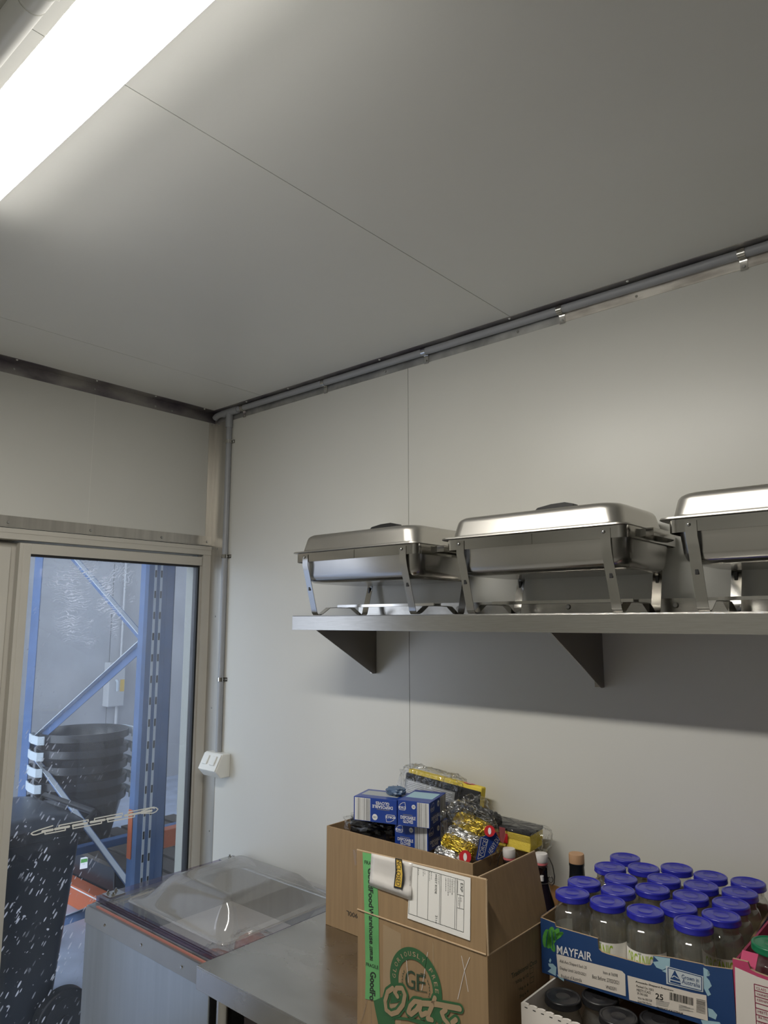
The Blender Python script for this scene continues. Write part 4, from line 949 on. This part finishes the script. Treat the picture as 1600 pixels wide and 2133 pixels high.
# ================================================================== JARS
def rect_tray(root, M, w, d, h, t, mat, z0, inner):
    MB(M).box(0, t, t, d, 0, h, mat).box(w - t, w, t, d, 0, h, mat).box(0, w, d - t, d, 0, h * .96, mat).box(t, w - t, t, d - t, 0, t, inner).build('walls', root)
jar_src = {}
def wrap_label(mb, c, r, z0, z1, a0, a1, mat, n=24):
    mb.loft([[Vector((c[0] + r * math.cos(lerp(a0, a1, k / n)), c[1] + r * math.sin(lerp(a0, a1, k / n)), z)) for k in range(n + 1)] for z in (z0, z1)], mat, False, False, False)
def wrap_text(mb, s, c, r, a0, a1, z0, z1, mat):
    v2, fs = text2d(s, .015)
    mb.add([(c[0] + r * math.cos(lerp(a0, a1, u)), c[1] + r * math.sin(lerp(a0, a1, u)), lerp(z0, z1, v)) for u, v in v2], fs, mat)
def make_jar(kind, lidmat, label, lab, loc, h=.1525, r=.0380):
    x, y, z = loc
    t = thing(kind, lab, 'jar', loc)
    k = h / .155
    prof = [(0, .004), (.030, .001), (.036, .003), (r - .0012, .009), (r, .018), (r, .107 * k), (r - .0004, .1115 * k), (r - .0015, .1165 * k), (r - .0033, .1210 * k), (r - .0055, .1243 * k), (.0304, .1262 * k), (.0300, .1290 * k), (.0300, .138 * k), (.0300, h - .004)]
    MB().lathe([(q, z + w) for q, w in prof], (x, y, 0), GLASSJ, 40).build('glass', t, smooth=50)
    lp = [(.0300, h - .0135), (.0345, h - .0135), (.0358, h - .0122), (.0358, h - .0098), (.0351, h - .0085), (.0355, h - .0036), (.0352, h - .0019), (.0344, h - .0008), (.0332, h - .0002), (.0318, h), (.0306, h - .0006), (.0295, h - .0016), (.0150, h - .0016), (.0140, h - .0010), (.0125, h - .0016), (0, h - .0016)]
    MB().lathe([(q, z + w) for q, w in lp], (x, y, 0), lidmat, 40).build('lid', t, smooth=35)
    if label:
        mb = MB(); ca = math.radians(label)
        wrap_label(mb, (x, y), r + .0003, z + .030, z + .086, ca - 1.55, ca + 1.35, PAPER, 30)
        lo_ = mb.build('paper_label', t, smooth=60)
        mb = MB(); R_ = r + .0006
        wrap_text(mb, 'ORGANIC', (x, y), R_, ca - .95, ca + .45, z + .058, z + .0825, LIME)
        wrap_text(mb, 'JUST', (x, y), R_, ca - .28, ca - .10, z + .081, z + .0845, GREENP)
        wrap_text(mb, 'BOLOGNESE', (x, y), R_, ca - .80, ca + .10, z + .047, z + .0545, INK)
        wrap_text(mb, 'PASTA SAUCE', (x, y), R_, ca - .95, ca + .25, z + .033, z + .044, INK)
        mb.loft([[Vector((x + R_ * math.cos(lerp(ca + .15, ca + .5, q / 6)), y + R_ * math.sin(lerp(ca + .15, ca + .5, q / 6)), zz)) for q in range(7)] for zz in (z + .050, z + .0515)], INK, False, False, False)
        mb.build('label_print', lo_)
    return t
MT = rotz(2.6, (1.8585, -.4575, 0)) @ Matrix.Translation((1.8585, -.4575, 1.0640))
ROT = math.radians(2.6)
TW, TD = .374, .385
my = thing('produce_tray', 'navy cardboard fruit tray holding the blue lidded jars', 'tray', tuple(MT @ Vector((TW / 2, TD / 2, 0))))
rect_tray(my, MT, TW, TD, .108, .004, CARD, 0, CARDI)
MB(MT).box(-.0006, 0, .004, TD, 0, .108, NAVY).build('end_panel', my); MB(MT).box(TW, TW + .0006, .004, TD, 0, .108, NAVY).build('end_panel', my)
def m2l(x, y): # zoom crop pixel -> tray front plane coordinates (u, v)
    X, Yp = 1080 + x * .325, 1740 + y * .325
    o = MT @ Vector((0, 0, 0)); u = Vector((math.cos(ROT), math.sin(ROT), 0)); n = Vector((math.sin(ROT), -math.cos(ROT), 0))
    d = _R * (X - 800) - _up * (Yp - 1066.5) + _fw * F
    t = (o - CAMP).dot(n) / d.dot(n); p = CAMP + d * t - o
    return p.dot(u), p.z
def mq(*pts, off=.0006): return [MT @ Vector((m2l(*p)[0], -off, m2l(*p)[1])) for p in pts]
out = [(0, 0), (TW, 0), (TW, .108)] + [(min(TW, max(0, m2l(*p)[0])), m2l(*p)[1]) for p in ((1215, 838), (1195, 836), (1185, 828), (970, 784), (866, 770), (862, 815), (850, 832), (820, 832), (580, 764), (535, 748), (515, 728), (508, 662), (240, 585), (232, 562))] + [(0, .1065)]
out = [(u, min(v, .109)) for u, v in out]
def tray_front():
    mb = MB(MT); mb.prism([(u, 0, v) for u, v in out], (0, .004, 0), CARDE)
    mb.poly([(u, -.0003, v) for u, v in out], NAVY); return mb.build('front_panel', my)
fp_ = tray_front()
mb = MB()
def pm(mat, *pts, off=.0007): mb.poly(mq(*pts, off=off), mat)
# green leaf bunch
for x, y, a, l, w in ((180, 660, 95, 60, 24), (205, 655, 100, 72, 26), (232, 650, 115, 62, 22), (255, 645, 140, 40, 16), (215, 700, 70, 50, 16), (265, 632, 165, 26, 10)):
    c, s_ = math.cos(math.radians(a)), math.sin(math.radians(a))
    pm(LEAFG, *[(x + c * l * math.cos(k * PI / 7) - s_ * w * math.sin(k * PI / 7), y + s_ * l * math.cos(k * PI / 7) + c * w * math.sin(k * PI / 7)) for k in range(14)])
for p, q in (((190, 612), (176, 720)), ((215, 606), (222, 726)), ((236, 620), (244, 700))): mb.stroke(mq(p, q, off=.0011), .0011, NAVY, MT.to_3x3() @ Vector((0, -1, 0)))
mb.text('MAYFAIR', mq((247, 756), (472, 806), (472, 752), (247, 702), off=.0009), WPRINT, bold=.012)
for leaf in ([(205, 786), (212, 800), (205, 818), (196, 804)], [(192, 820), (222, 822), (245, 846), (240, 900), (188, 872), (212, 850), (196, 838)], [(246, 890), (292, 912), (292, 935), (262, 915)],
             [(866, 772), (973, 788), (972, 838), (925, 862), (885, 846), (862, 810), (900, 806)], [(920, 868), (960, 852), (955, 885)], [(1186, 845), (1215, 862), (1230, 892), (1205, 905), (1225, 930), (1240, 965), (1218, 985), (1235, 1020), (1215, 1030), (1190, 980)],
             [(1215, 866), (1224, 872), (1226, 900), (1212, 902)], [(1215, 1105), (1245, 1115), (1275, 1150), (1265, 1180), (1220, 1160)], [(1170, 1182), (1230, 1188), (1290, 1196), (1310, 1230), (1190, 1230)]):
    lb_ = MB(); lb_.poly(mq(*leaf, off=.0007), LTBLUE); lb_.build('leaf_print', my)
mb.build('brand_print', my)
mb = MB(); pm(LABELP, (245, 758), (665, 868), (686, 890), (690, 1030), (258, 905), off=.0012)
for s, q in (('Aldi Avo Shepard Each 25', ((266, 818), (440, 862), (440, 838), (266, 792))), ('Display Until: 26/03/2021', ((268, 862), (434, 906), (434, 882), (268, 838))), ('Product of Australia', ((276, 910), (408, 940), (408, 916), (276, 888))), ('Item # 76098', ((545, 888), (638, 910), (638, 888), (545, 866))), ('Best Before: 27/03/2021', ((475, 914), (648, 956), (648, 932), (475, 890))), ('VN03591', ((562, 980), (630, 996), (630, 974), (562, 958)))):
    mb.text(s, mq(*q, off=.0015), INK)
mb.build('sticker', my)
mb = MB(); pm(LABELP, (700, 896), (1110, 1005), (1206, 1024), (1216, 1188), (712, 1052), off=.0012)
for s, q in (('Avocado Shepard Premium', ((752, 944), (995, 1002), (995, 988), (752, 928))), ('Packed On 1003', ((758, 970), (868, 998), (868, 982), (758, 954))), ('MEETS ICA02', ((760, 996), (850, 1016), (850, 1000), (760, 980))), ('IP-741000', ((764, 1018), (830, 1034), (830, 1018), (764, 1002))), ('With No 0001508', ((766, 1046), (858, 1066), (858, 1052), (766, 1032))), ('Great PAK Market', ((766, 1066), (856, 1086), (856, 1074), (766, 1054))), ('25', ((880, 1046), (930, 1058), (930, 1020), (880, 1008))), ('PRODUCT of AUSTRALIA', ((888, 1106), (1058, 1146), (1058, 1134), (888, 1094)))):
    mb.text(s, mq(*q, off=.0015), INK, bold=.02 if s in ('25', 'Avocado Shepard Premium', 'PRODUCT of AUSTRALIA') else 0)
for i in range(7):
    y = 1050 + i * 8; xs0 = 882 if i < 4 else 1030
    if i < 5: mb.stroke(mq((884, y + 2), (884 + 50 + (i * 37) % 40, y + 14), off=.0015), .0007, GREYINK, MT.to_3x3() @ Vector((0, -1, 0)))
    if i < 5: mb.stroke(mq((1030, y + 34), (1030 + 50 + (i * 23) % 50, y + 46), off=.0015), .0007, GREYINK, MT.to_3x3() @ Vector((0, -1, 0)))
xx = 970.0; rnd = random.Random(3)
while xx < 1122:
    w = rnd.choice((2, 3, 5)); dy = (xx - 970) * .25
    pm(INK, (xx, 1052 + dy), (xx + w, 1053 + dy), (xx + w, 1004 + dy), (xx, 1003 + dy), off=.0015); xx += w + rnd.choice((2, 3, 4))
yy = 1044.0
while yy < 1130:
    w = rnd.choice((2, 3)); pm(INK, (1142, yy + w), (1200, yy + 14 + w), (1200, yy + 14), (1142, yy), off=.0015); yy += w + rnd.choice((3, 4, 5))
mb.build('sticker', my)
mb = MB(); pm(pbr('pale_badge', (.60, .66, .70), .5), (946, 834), (1186, 902), (1186, 1004), (950, 950), off=.0012)
fr_ = [(960, 846), (1176, 906), (1176, 994), (962, 942)]
qq = mq(*fr_, off=.0015)
for i in range(4): mb.stroke([qq[i], qq[(i + 1) % 4]], .0013, NAVY, MT.to_3x3() @ Vector((0, -1, 0)))
pm(NAVY, (975, 918), (1042, 936), (1004, 862), off=.0015); pm(NAVY, (975, 926), (1042, 944), (1042, 956), (975, 938), off=.0015)
mb.stroke(mq((985, 908), (1000, 898), (1015, 908), (1030, 918), off=.0018), .0016, pbr('pale_badge_line', (.60, .66, .70), .5), MT.to_3x3() @ Vector((0, -1, 0)))
mb.text('Grown in', mq((1048, 916), (1158, 942), (1158, 914), (1048, 888), off=.0016), NAVY); mb.text('Australia', mq((1050, 946), (1166, 976), (1166, 948), (1050, 918), off=.0016), NAVY)
mb.build('origin_badge', my)

JP = {'A': (1194, 1865), 'B': (1268, 1886), 'C': (1350, 1904), 'D': (1438, 1925), 'E': (1227, 1843), 'F': (1298, 1863), 'G': (1415, 1892), 'H': (1506, 1904), 'I': (1285, 1811), 'J': (1293, 1837), 'K': (1366, 1856), 'L': (1447, 1874), 'M': (1536, 1883), 'N': (1334, 1789), 'O': (1356, 1811), 'P': (1395, 1837), 'Q': (1474, 1853), 'R': (1560, 1862), 'S': (1422, 1808), 'T': (1486, 1829), 'U': (1574, 1841)}
JL = {'A': 'front row of the tray, far left by the raised flap', 'B': 'front row of the tray, second from left', 'C': 'front row of the tray, third from left above the notch', 'D': 'front row of the tray, right end above the origin badge',
      'E': 'second row of the tray, far left', 'F': 'second row of the tray, second from left', 'G': 'second row of the tray, third from left', 'H': 'second row of the tray, right end beside pink box',
      'J': 'third row of the tray, leftmost', 'K': 'third row of the tray, second from left', 'L': 'third row of the tray, third from left', 'M': 'third row of the tray, right end',
      'I': 'fourth row of the tray, leftmost near corked bottle', 'P': 'fourth row of the tray, second from left', 'Q': 'fourth row of the tray, third from left', 'R': 'fourth row of the tray, right end',
      'O': 'just in front of the backmost left jar', 'N': 'back row by the wall, leftmost and highest in photo', 'S': 'back row by the wall, second from left', 'T': 'back row by the wall, third from left', 'U': 'back row by the wall, right end'}
JR = .0380
jz = 1.0640 + .0045
MI = MT.inverted()
jp = {k: MI @ pix(v[0], v[1], 2, 1.2155) for k, v in JP.items()}
for it in range(200):
    ks = list(jp)
    for i in range(len(ks)):
        for j in range(i):
            a, b_ = jp[ks[i]], jp[ks[j]]; d = Vector((a.x - b_.x, a.y - b_.y, 0)); l = d.length
            if l < JR * 2 + .0006: d = d / l * (JR * 2 + .0006 - l) / 2; jp[ks[i]] = a + d; jp[ks[j]] = b_ - d
    for k in ks:
        jp[k].x = min(max(jp[k].x, JR + .005), TW - JR - .005); jp[k].y = min(max(jp[k].y, JR + .005), TD - JR - .005)
src = {}
ang = {'A': -150, 'B': -82, 'C': -79, 'D': -66, 'H': -74}
for k in 'ABCDEFGHJKLMIPQROSTNU':
    p = MT @ Vector((jp[k].x, jp[k].y, 0)); loc = (p.x, p.y, jz)
    lab = 'blue lidded glass jar, ' + JL[k]
    a = ang.get(k)
    if a in src: dup(src[a], loc, lab)
    else: src[a] = make_jar('glass_jar', LIDB, a, lab, loc); src[a]['group'] = 'blue lidded jars in the navy tray'

# white tray with black lidded jars under the navy tray
wt = thing('white_tray', 'white cardboard tray of black lidded jars under navy tray', 'tray', (2.045, -.35, BZ))
WX0, WX1, WY0, WY1, WZ = 1.8845, 2.236, -.5875, -.075, 1.0615
mb = MB(); top = []
k = 0; x = WX0
while x < WX1 - .004:
    top += [(x, WZ), (x + .009, WZ + .0022), (x + .0155, WZ + .0016), (x + .0165, WZ - .001)]; x += .0175
top = [(min(x, WX1), z) for x, z in top] + [(WX1, WZ)]
mb.prism([(WX1, WY0, BZ)] + [(WX0, WY0, BZ)] + [(x, WY0, z) for x, z in top], (0, .004, 0), WCARD).build('front_panel', wt)
mb = MB().box(WX0, WX0 + .004, WY0 + .004, WY1, BZ, WZ, WCARD).box(WX1 - .004, WX1, WY0 + .004, WY1, BZ, WZ, WCARD).box(WX0 + .004, WX1 - .004, WY1 - .004, WY1, BZ, WZ, WCARD).box(WX0 + .004, WX1 - .004, WY0 + .004, WY1 - .004, BZ, BZ + .004, CARDI); mb.build('walls', wt)
mb = MB(); x = WX0 + .008
while x < WX1 - .01: mb.box(x, x + .006, WY0 - .0004, WY0 + .0002, WZ - .006, WZ - .0045, INK); x += .0175
mb.build('perforation', wt)
src_k = None
KL = ('black lidded jar in white tray, leftmost beside oats carton', 'black lidded jar in white tray, second from left, half under navy tray', 'black lidded jar in white tray, third from left', 'black lidded jar in white tray, rightmost at bottom edge')
KP = [pix(qx, qy, 2, 1.054) for qx, qy in ((1153, 2062), (1236, 2076), (1286, 2112), (1372, 2122))]
for it in range(80):
    for i in range(4):
        for j in range(i):
            d = KP[i] - KP[j]; d.z = 0; l = d.length
            if l < .0733: d = d / l * (.0733 - l) / 2; KP[i] += d; KP[j] -= d
        KP[i].x = max(KP[i].x, WX0 + .0412); KP[i].y = max(KP[i].y, WY0 + .0412)
for p, lab in zip(KP, KL):
    loc = (p.x, p.y, BZ + .0045)
    if src_k is None: src_k = make_jar('glass_jar', LIDK, None, lab, loc, h=.150, r=.0362); src_k['group'] = 'black lidded jars in white tray'
    else: dup(src_k, loc, lab)

# pink and white box at the right edge
pk = thing('pink_box', 'white box with pink border at the right edge of bench', 'box', (2.42, -.25, BZ))
PX0, PX1, PY0, PY1 = 2.2425, 2.60, -.470, -.07
def k2(x, y, o=0): return pix(1340 + x * .1625, 1900 + y * .1625, 1, PY0 - o)
pts = [k2(1130, 590), k2(1340, 640), k2(1375, 735), k2(1450, 775), k2(1600, 832)]
t0 = [(PX0, pts[0].z)] + [(p.x, p.z) for p in pts[1:]] + [(PX1 - .08, pts[-1].z), (PX1 - .06, 1.197), (PX1, 1.197)]
mb = MB().prism([(PX1, PY0, BZ), (PX0, PY0, BZ)] + [(x, PY0, z) for x, z in t0], (0, .005, 0), CARDE)
mb.poly([(PX1, PY0 - .0003, BZ), (PX0, PY0 - .0003, BZ)][::-1] + [(x, PY0 - .0003, z) for x, z in t0][::-1], PINKC)
mb.build('front_panel', pk)
mb = MB().box(PX0, PX0 + .004, PY0 + .005, PY1, BZ, 1.197, PINKD).box(PX1 - .004, PX1, PY0 + .005, PY1, BZ, 1.197, PINKC).box(PX0, PX1, PY1 - .004, PY1, BZ, 1.18, PINKC).box(PX0 + .004, PX1 - .004, PY0 + .005, PY1 - .004, 1.036, 1.056, WCARD); mb.build('walls', pk)
MB().poly([k2(1175, 700, .0006), k2(1195, 1434, .0006), k2(1200, 1700, .0006), (PX1 - .01, PY0 - .0006, .95), (PX1 - .01, PY0 - .0006, 1.175), k2(1640, 890, .0006), k2(1470, 830, .0006)], WCARD).build('white_panel', pk)
mb = MB()
def kl(x0, y0, x1, y1): mb.stroke([k2(x0, y0, .001), k2(x1, y1, .001)], .0013, PINKD, NF)
kl(1422, 920, 1460, 1600); kl(1422, 920, 1760, 1015)
for y in (1000, 1075, 1160, 1225, 1310, 1390): kl(1428 + (y - 1000) * .06, y, 1760, y + 95)
for s, q in (('CLASS', ((1450, 985), (1575, 1022), (1575, 990), (1448, 955))), ('VARIETY', ((1455, 1060), (1630, 1110), (1630, 1078), (1453, 1032))), ('KERNING', ((1460, 1136), (1630, 1182), (1630, 1150), (1458, 1106))), ('MEETS', ((1468, 1288), (1590, 1322), (1590, 1288), (1466, 1256))), ('IPA No.', ((1475, 1362), (1600, 1398), (1600, 1366), (1473, 1332))), ('DATE', ((1480, 1434), (1580, 1462), (1580, 1432), (1478, 1404)))):
    mb.text(s, [k2(*p, .0012) for p in q], PINKD)
mb.build('printed_table', pk)
MB().prism([(2.250, -.463, 1.186), (2.250, -.436, 1.204), (2.276, -.436, 1.204), (2.276, -.463, 1.186)], (0, 0, .004), PINKC).build('folded_tab', pk)
gj = make_jar('glass_jar', LIDG, None, 'glass jar with green lid standing in the pink box', (2.2885, -.388, 1.0565), h=.158)
bp_ = thing('black_packet', 'black printed packet behind the green lidded jar', 'packet', (2.30, -.19, 1.0565))
MB().box(2.262, 2.345, -.215, -.170, 1.0565, 1.180, BLKP).build('packet', bp_, bevel=.003)

# ================================================================== WAREHOUSE BEYOND THE DOOR
WX, WYN, WYP = -5.0, -6.5, 4.0
struct(MB().box(WX, -.08, WYN, WYP, -.08, 0, FLOORW).build('floor_warehouse'))
mb = MB()
for i in range(6):
    y0 = WYN + i * 1.75; mb.box(WX - .1, WX, y0 + .004, y0 + 1.746, 0, 6.0, CONC)
struct(mb.build('wall_warehouse_far'))
struct(MB().box(WX, -.08, WYP, WYP + .1, 0, 6.0, CONC).build('wall_warehouse_side'))
struct(MB().box(WX, 6, WYN, WYP, 6.0, 6.1, CONC).build('ceiling_warehouse'))
struct(MB().box(-.125, -.118, .0, WYP, 0, 2.9, CONC).box(-.118, -.076, .0, .08, 0, 2.9, DOORP).build('wall_outer_lining'))

FYR = -.040
rk = thing('pallet_rack', 'blue pallet rack with zigzag bracing standing outside the glass door', 'pallet rack', (-1.05, .02, 0))
mb = MB()
X1 = -.45
mb.box(X1 - .004, X1, FYR + .012, FYR + .155, .01, 4.2, RACKB).box(X1 - .055, X1 - .012, FYR, FYR + .004, .01, 4.2, RACKB).box(X1 - .055, X1, FYR + .151, FYR + .155, .01, 4.2, RACKB)
mb.prism([(X1 - .012, FYR, .01), (X1, FYR + .012, .01), (X1 - .004, FYR + .014, .01), (X1 - .016, FYR + .004, .01)], (0, 0, 4.19), RACKB)
for y in (FYR + .046, FYR + .077):
    mb.box(X1, X1 + .003, y - .006, y + .006, .05, 4.2, RIB)
mb.box(X1 - .002, X1 + .0015, FYR + .110, FYR + .114, .05, 4.2, RACKB)
u1 = mb.build('upright', rk)
mb = MB()
z = .10
while z < 2.6:
    for y in (FYR + .046, FYR + .077): mb.box(X1 + .002, X1 + .0036, y - .0045, y + .0045, z, z + .034, INK)
    z += .1
mb.build('slots', u1)
MB().box(-1.700, -1.595, FYR, FYR + .004, .01, 4.2, RACKB).build('upright', rk)
zr, zl = 1.698, 1.118
def brace(xa, za, xb, zb, nm='brace'):
    d = Vector((xb - xa, 0, zb - za)).normalized(); n = Vector((-d.z, 0, d.x)); n = n if n.z > 0 else -n
    a, b_ = Vector((xa, FYR + .03, za)), Vector((xb, FYR + .03, zb)); h = n * .022
    MB().prism([a - h, b_ - h, b_ + h, a + h], (0, .004, 0), RACKB).prism([a + h, b_ + h, b_ + h - n * .004, a + h - n * .004], (0, -.026, 0), RIB).build(nm, rk)
brace(-.50, zr, -1.66, zr + .66); brace(-.50, zr - .02, -1.66, zl - .04); brace(-1.66, zl - .06, -.50, .58); brace(-.50, 2.92, -1.66, zr + .68); brace(-.5, .55, -1.66, .06)
for x in (X1 - .04, -1.65): MB().box(x - .07, x + .07, FYR - .02, FYR + .21, 0, .01, RACKB).build('base_plate', rk)
a = pix(279, 1690, 0, X1 + .004); b_ = pix(279, 1792, 0, X1 + .004)
MB().box(X1 - .050, X1 - .016, FYR - .006, FYR, b_.z, a.z, ORANGE).build('beam_connector', rk, bevel=.002)
z1, z0 = pix(343, 1729, 0, -.47).z, pix(343, 1766, 0, -.47).z
MB().box(-.52, -.46, FYR + .155, 2.6, z0, z1, ORANGE).build('beam', rk, bevel=.004)['label'] = 'orange beam'
bz_ = pix(217, 1752, 0, -1.0)
MB().box(-1.05, -1.00, bz_.y - .35, 2.6, bz_.z - .040, bz_.z - .002, RACKB).build('beam', rk, bevel=.004)
dk = MB()
for i in range(7): dk.box(-1.545, -.56, .13 + i * .13, .13 + i * .13 + .105, .545, .565, pbr('deck_board', (.10, .085, .07), .7) if i == 0 else dk.mats[0])
dk.build('deck', rk)['label'] = 'dark boarded deck'
fb_ = MB()
p0 = pix(159, 1893, 2, 0.0)
fb_.box(-3.2, -.95, p0.y, p0.y + .09, 0, .125, ORANGE).box(-3.2, -.95, p0.y - .002, p0.y, .108, .116, WPRINT)
o = fb_.build('floor_beam', bevel=.002); tag(o, 'orange rack beam lying along the warehouse floor', 'rack beam')
q0, q1 = pix(150, 1768, 1, p0.y + .1), pix(236, 1868, 1, p0.y + .1)
ct = thing('black_crate', 'black plastic crate with green and white label behind floor beam', 'crate', (-2.0, p0.y + .35, 0))
MB().box(q0.x - .15, q1.x, p0.y + .1, p0.y + .6, 0, q0.z, TUB).build('body', ct, bevel=.01)
mb = MB(); L_ = [pix(x, y, 1, p0.y + .099) for x, y in ((166, 1811), (182, 1808), (183, 1784), (168, 1787))]; mb.poly(L_, WPRINT)
mb.poly([pix(x, y, 1, p0.y + .098) for x, y in ((168, 1798), (182, 1795), (182, 1788), (169, 1790))], LEAFG); mb.build('label', ct)

# stack of black tubs with pale handles
tc = Vector((-1.22, .22, .566))
tz = pix(180, 1520, 1, tc.y).z
tcx = (pix(92, 1560, 1, tc.y - .05).x + pix(264, 1540, 1, tc.y + .05).x) / 2
R0 = .235
n_t = 5
for i in range(n_t):
    zt = tz - i * .085; hb = .40 if i == n_t - 1 else .30
    zb = max(.566 + .001 * (n_t - i), zt - hb)
    LAB = ['black plastic tub at the top of the stack outside', 'black plastic tub second from top of the stack outside', 'black plastic tub third from top of the stack outside', 'black plastic tub fourth from top of the stack outside', 'black plastic tub at the bottom of the stack outside']
    t = thing('plastic_tub', LAB[i], 'tub', (tcx, tc.y, zb), 'nested black tubs outside')
    rb_ = R0 * .80
    MB().lathe([(0, zb), (rb_ * .9, zb), (R0 * .96, zt - .05), (R0, zt - .045), (R0 + .012, zt - .04), (R0 + .012, zt), (R0 + .004, zt), (R0 - .004, zt - .012), (R0 - .02, zt - .05), (rb_ * .88, zb + .006), (0, zb + .006)], (tcx, tc.y, 0), TUB, 48).build('body', t, smooth=50)
    for a in (-100, 80):
        c, s_ = math.cos(math.radians(a)), math.sin(math.radians(a))
        ct_ = Vector((tcx, tc.y, zt - .028)); dr = Vector((c, s_, 0)); sd = Vector((-s_, c, 0))
        MB().bar([ct_ + dr * (R0 + .006) - sd * .11, ct_ + dr * (R0 + .036) - sd * .095, ct_ + dr * (R0 + .046), ct_ + dr * (R0 + .036) + sd * .095, ct_ + dr * (R0 + .006) + sd * .11], (0, 0, 1), .046, .010, TUBH).build('handle', t, bevel=.003)

# wheelie bin in front of the rack
wbn = thing('wheelie_bin', 'dark wheelie bin standing just outside the glass door', 'bin', (-.84, -.46, 0))
def ringb(z, y0, y1, x0, x1, r=.05): return rrect((x0 + x1) / 2, (y0 + y1) / 2, x1 - x0, y1 - y0, r, z, 5)
MB().loft([ringb(.06, -.64, -.305, -1.03, -.60), ringb(.24, -.66, -.285, -1.05, -.585), ringb(.86, -.735, -.228, -1.11, -.55), ringb(.865, -.750, -.215, -1.12, -.54), ringb(.895, -.750, -.215, -1.12, -.54)], BIN).build('body', wbn, smooth=40)
MB().loft([ringb(.896, -.760, -.225, -1.13, -.53), ringb(.915, -.760, -.225, -1.13, -.53), ringb(.945, -.70, -.26, -1.09, -.57, .08), ringb(.952, -.66, -.30, -1.03, -.62, .08)], BIN).build('lid', wbn, smooth=40)
MB().tube([(-1.08, -.20, .90), (-1.08, -.17, .93), (-.58, -.17, .93), (-.58, -.20, .90)], .014, BLKP, 12).build('handle', wbn, smooth=40)
wr = .118
for x in (-.565, -1.10):
    wl = MB(); 
    wl.cyl((x - .028, -.270, wr), (x + .028, -.270, wr), wr, BLACKR, n=40)
    w_ = wl.build('wheel', wbn, bevel=.006, smooth=40)
    MB().cyl((x + .028, -.270, wr), (x + .031, -.270, wr), wr * .72, BLKP, n=40).cyl((x + .031, -.270, wr), (x + .036, -.270, wr), .02, BLKP).build('hub', w_, smooth=40)
MB().cyl((-1.13, -.270, wr), (-.53, -.270, wr), .010, WIRE).build('axle', wbn, smooth=40)

# isolator on the far wall
a, b_ = pix(229, 1380, 0, WX + .12), pix(258, 1470, 0, WX + .12)
iso = thing('isolator_switch', 'grey electrical isolator box with yellow tag on warehouse wall', 'switch box', (WX, (a.y + b_.y) / 2, b_.z))
MB().box(WX, WX + .12, a.y, b_.y, b_.z, a.z, GREYBOX).build('enclosure', iso, bevel=.01)
MB().box(WX + .12, WX + .125, lerp(a.y, b_.y, .70), lerp(a.y, b_.y, .95), lerp(b_.z, a.z, .33), lerp(b_.z, a.z, .60), YELLOW).build('tag', iso)
MB().bar([(WX + .12, lerp(a.y, b_.y, .45), lerp(b_.z, a.z, .6)), (WX + .15, lerp(a.y, b_.y, .45), lerp(b_.z, a.z, .55)), (WX + .15, lerp(a.y, b_.y, .45), lerp(b_.z, a.z, .35))], (0, 1, 0), .02, .01, TUBH).build('lever', iso)
MB().tube([(WX + .04, lerp(a.y, b_.y, .8), b_.z), (WX + .04, lerp(a.y, b_.y, .8), b_.z - .9)], .018, GREYBOX).tube([(WX + .04, lerp(a.y, b_.y, .9), a.z), (WX + .04, lerp(a.y, b_.y, .9), 3.2)], .014, GREYBOX).build('conduit', iso, smooth=40)

# ================================================================== LIGHT, WORLD, VIEW
w = bpy.data.worlds.new('daylight'); S.world = w; w.use_nodes = True
bg = w.node_tree.nodes['Background']; bg.inputs[0].default_value = (.80, .88, 1.0, 1); bg.inputs[1].default_value = 2.0
al = bpy.data.lights.new('roller_door_daylight', 'AREA'); al.shape = 'RECTANGLE'; al.size = 4.0; al.size_y = 3.6; al.energy = 70; al.color = (.84, .92, 1.0)
ao = bpy.data.objects.new('roller_door_daylight', al); COL.objects.link(ao); ao.location = (-2.4, WYN + .2, 2.4); ao.rotation_euler = (math.radians(80), 0, 0)

S.view_settings.view_transform = 'Standard'; S.view_settings.look = 'None'; S.view_settings.gamma = 1; S.view_settings.use_curve_mapping = False
S.view_settings.exposure = 0.76
S.cycles.max_bounces = 12; S.cycles.transparent_max_bounces = 24; S.cycles.glossy_bounces = 6; S.cycles.diffuse_bounces = 6
S.cycles.sample_clamp_indirect = 6
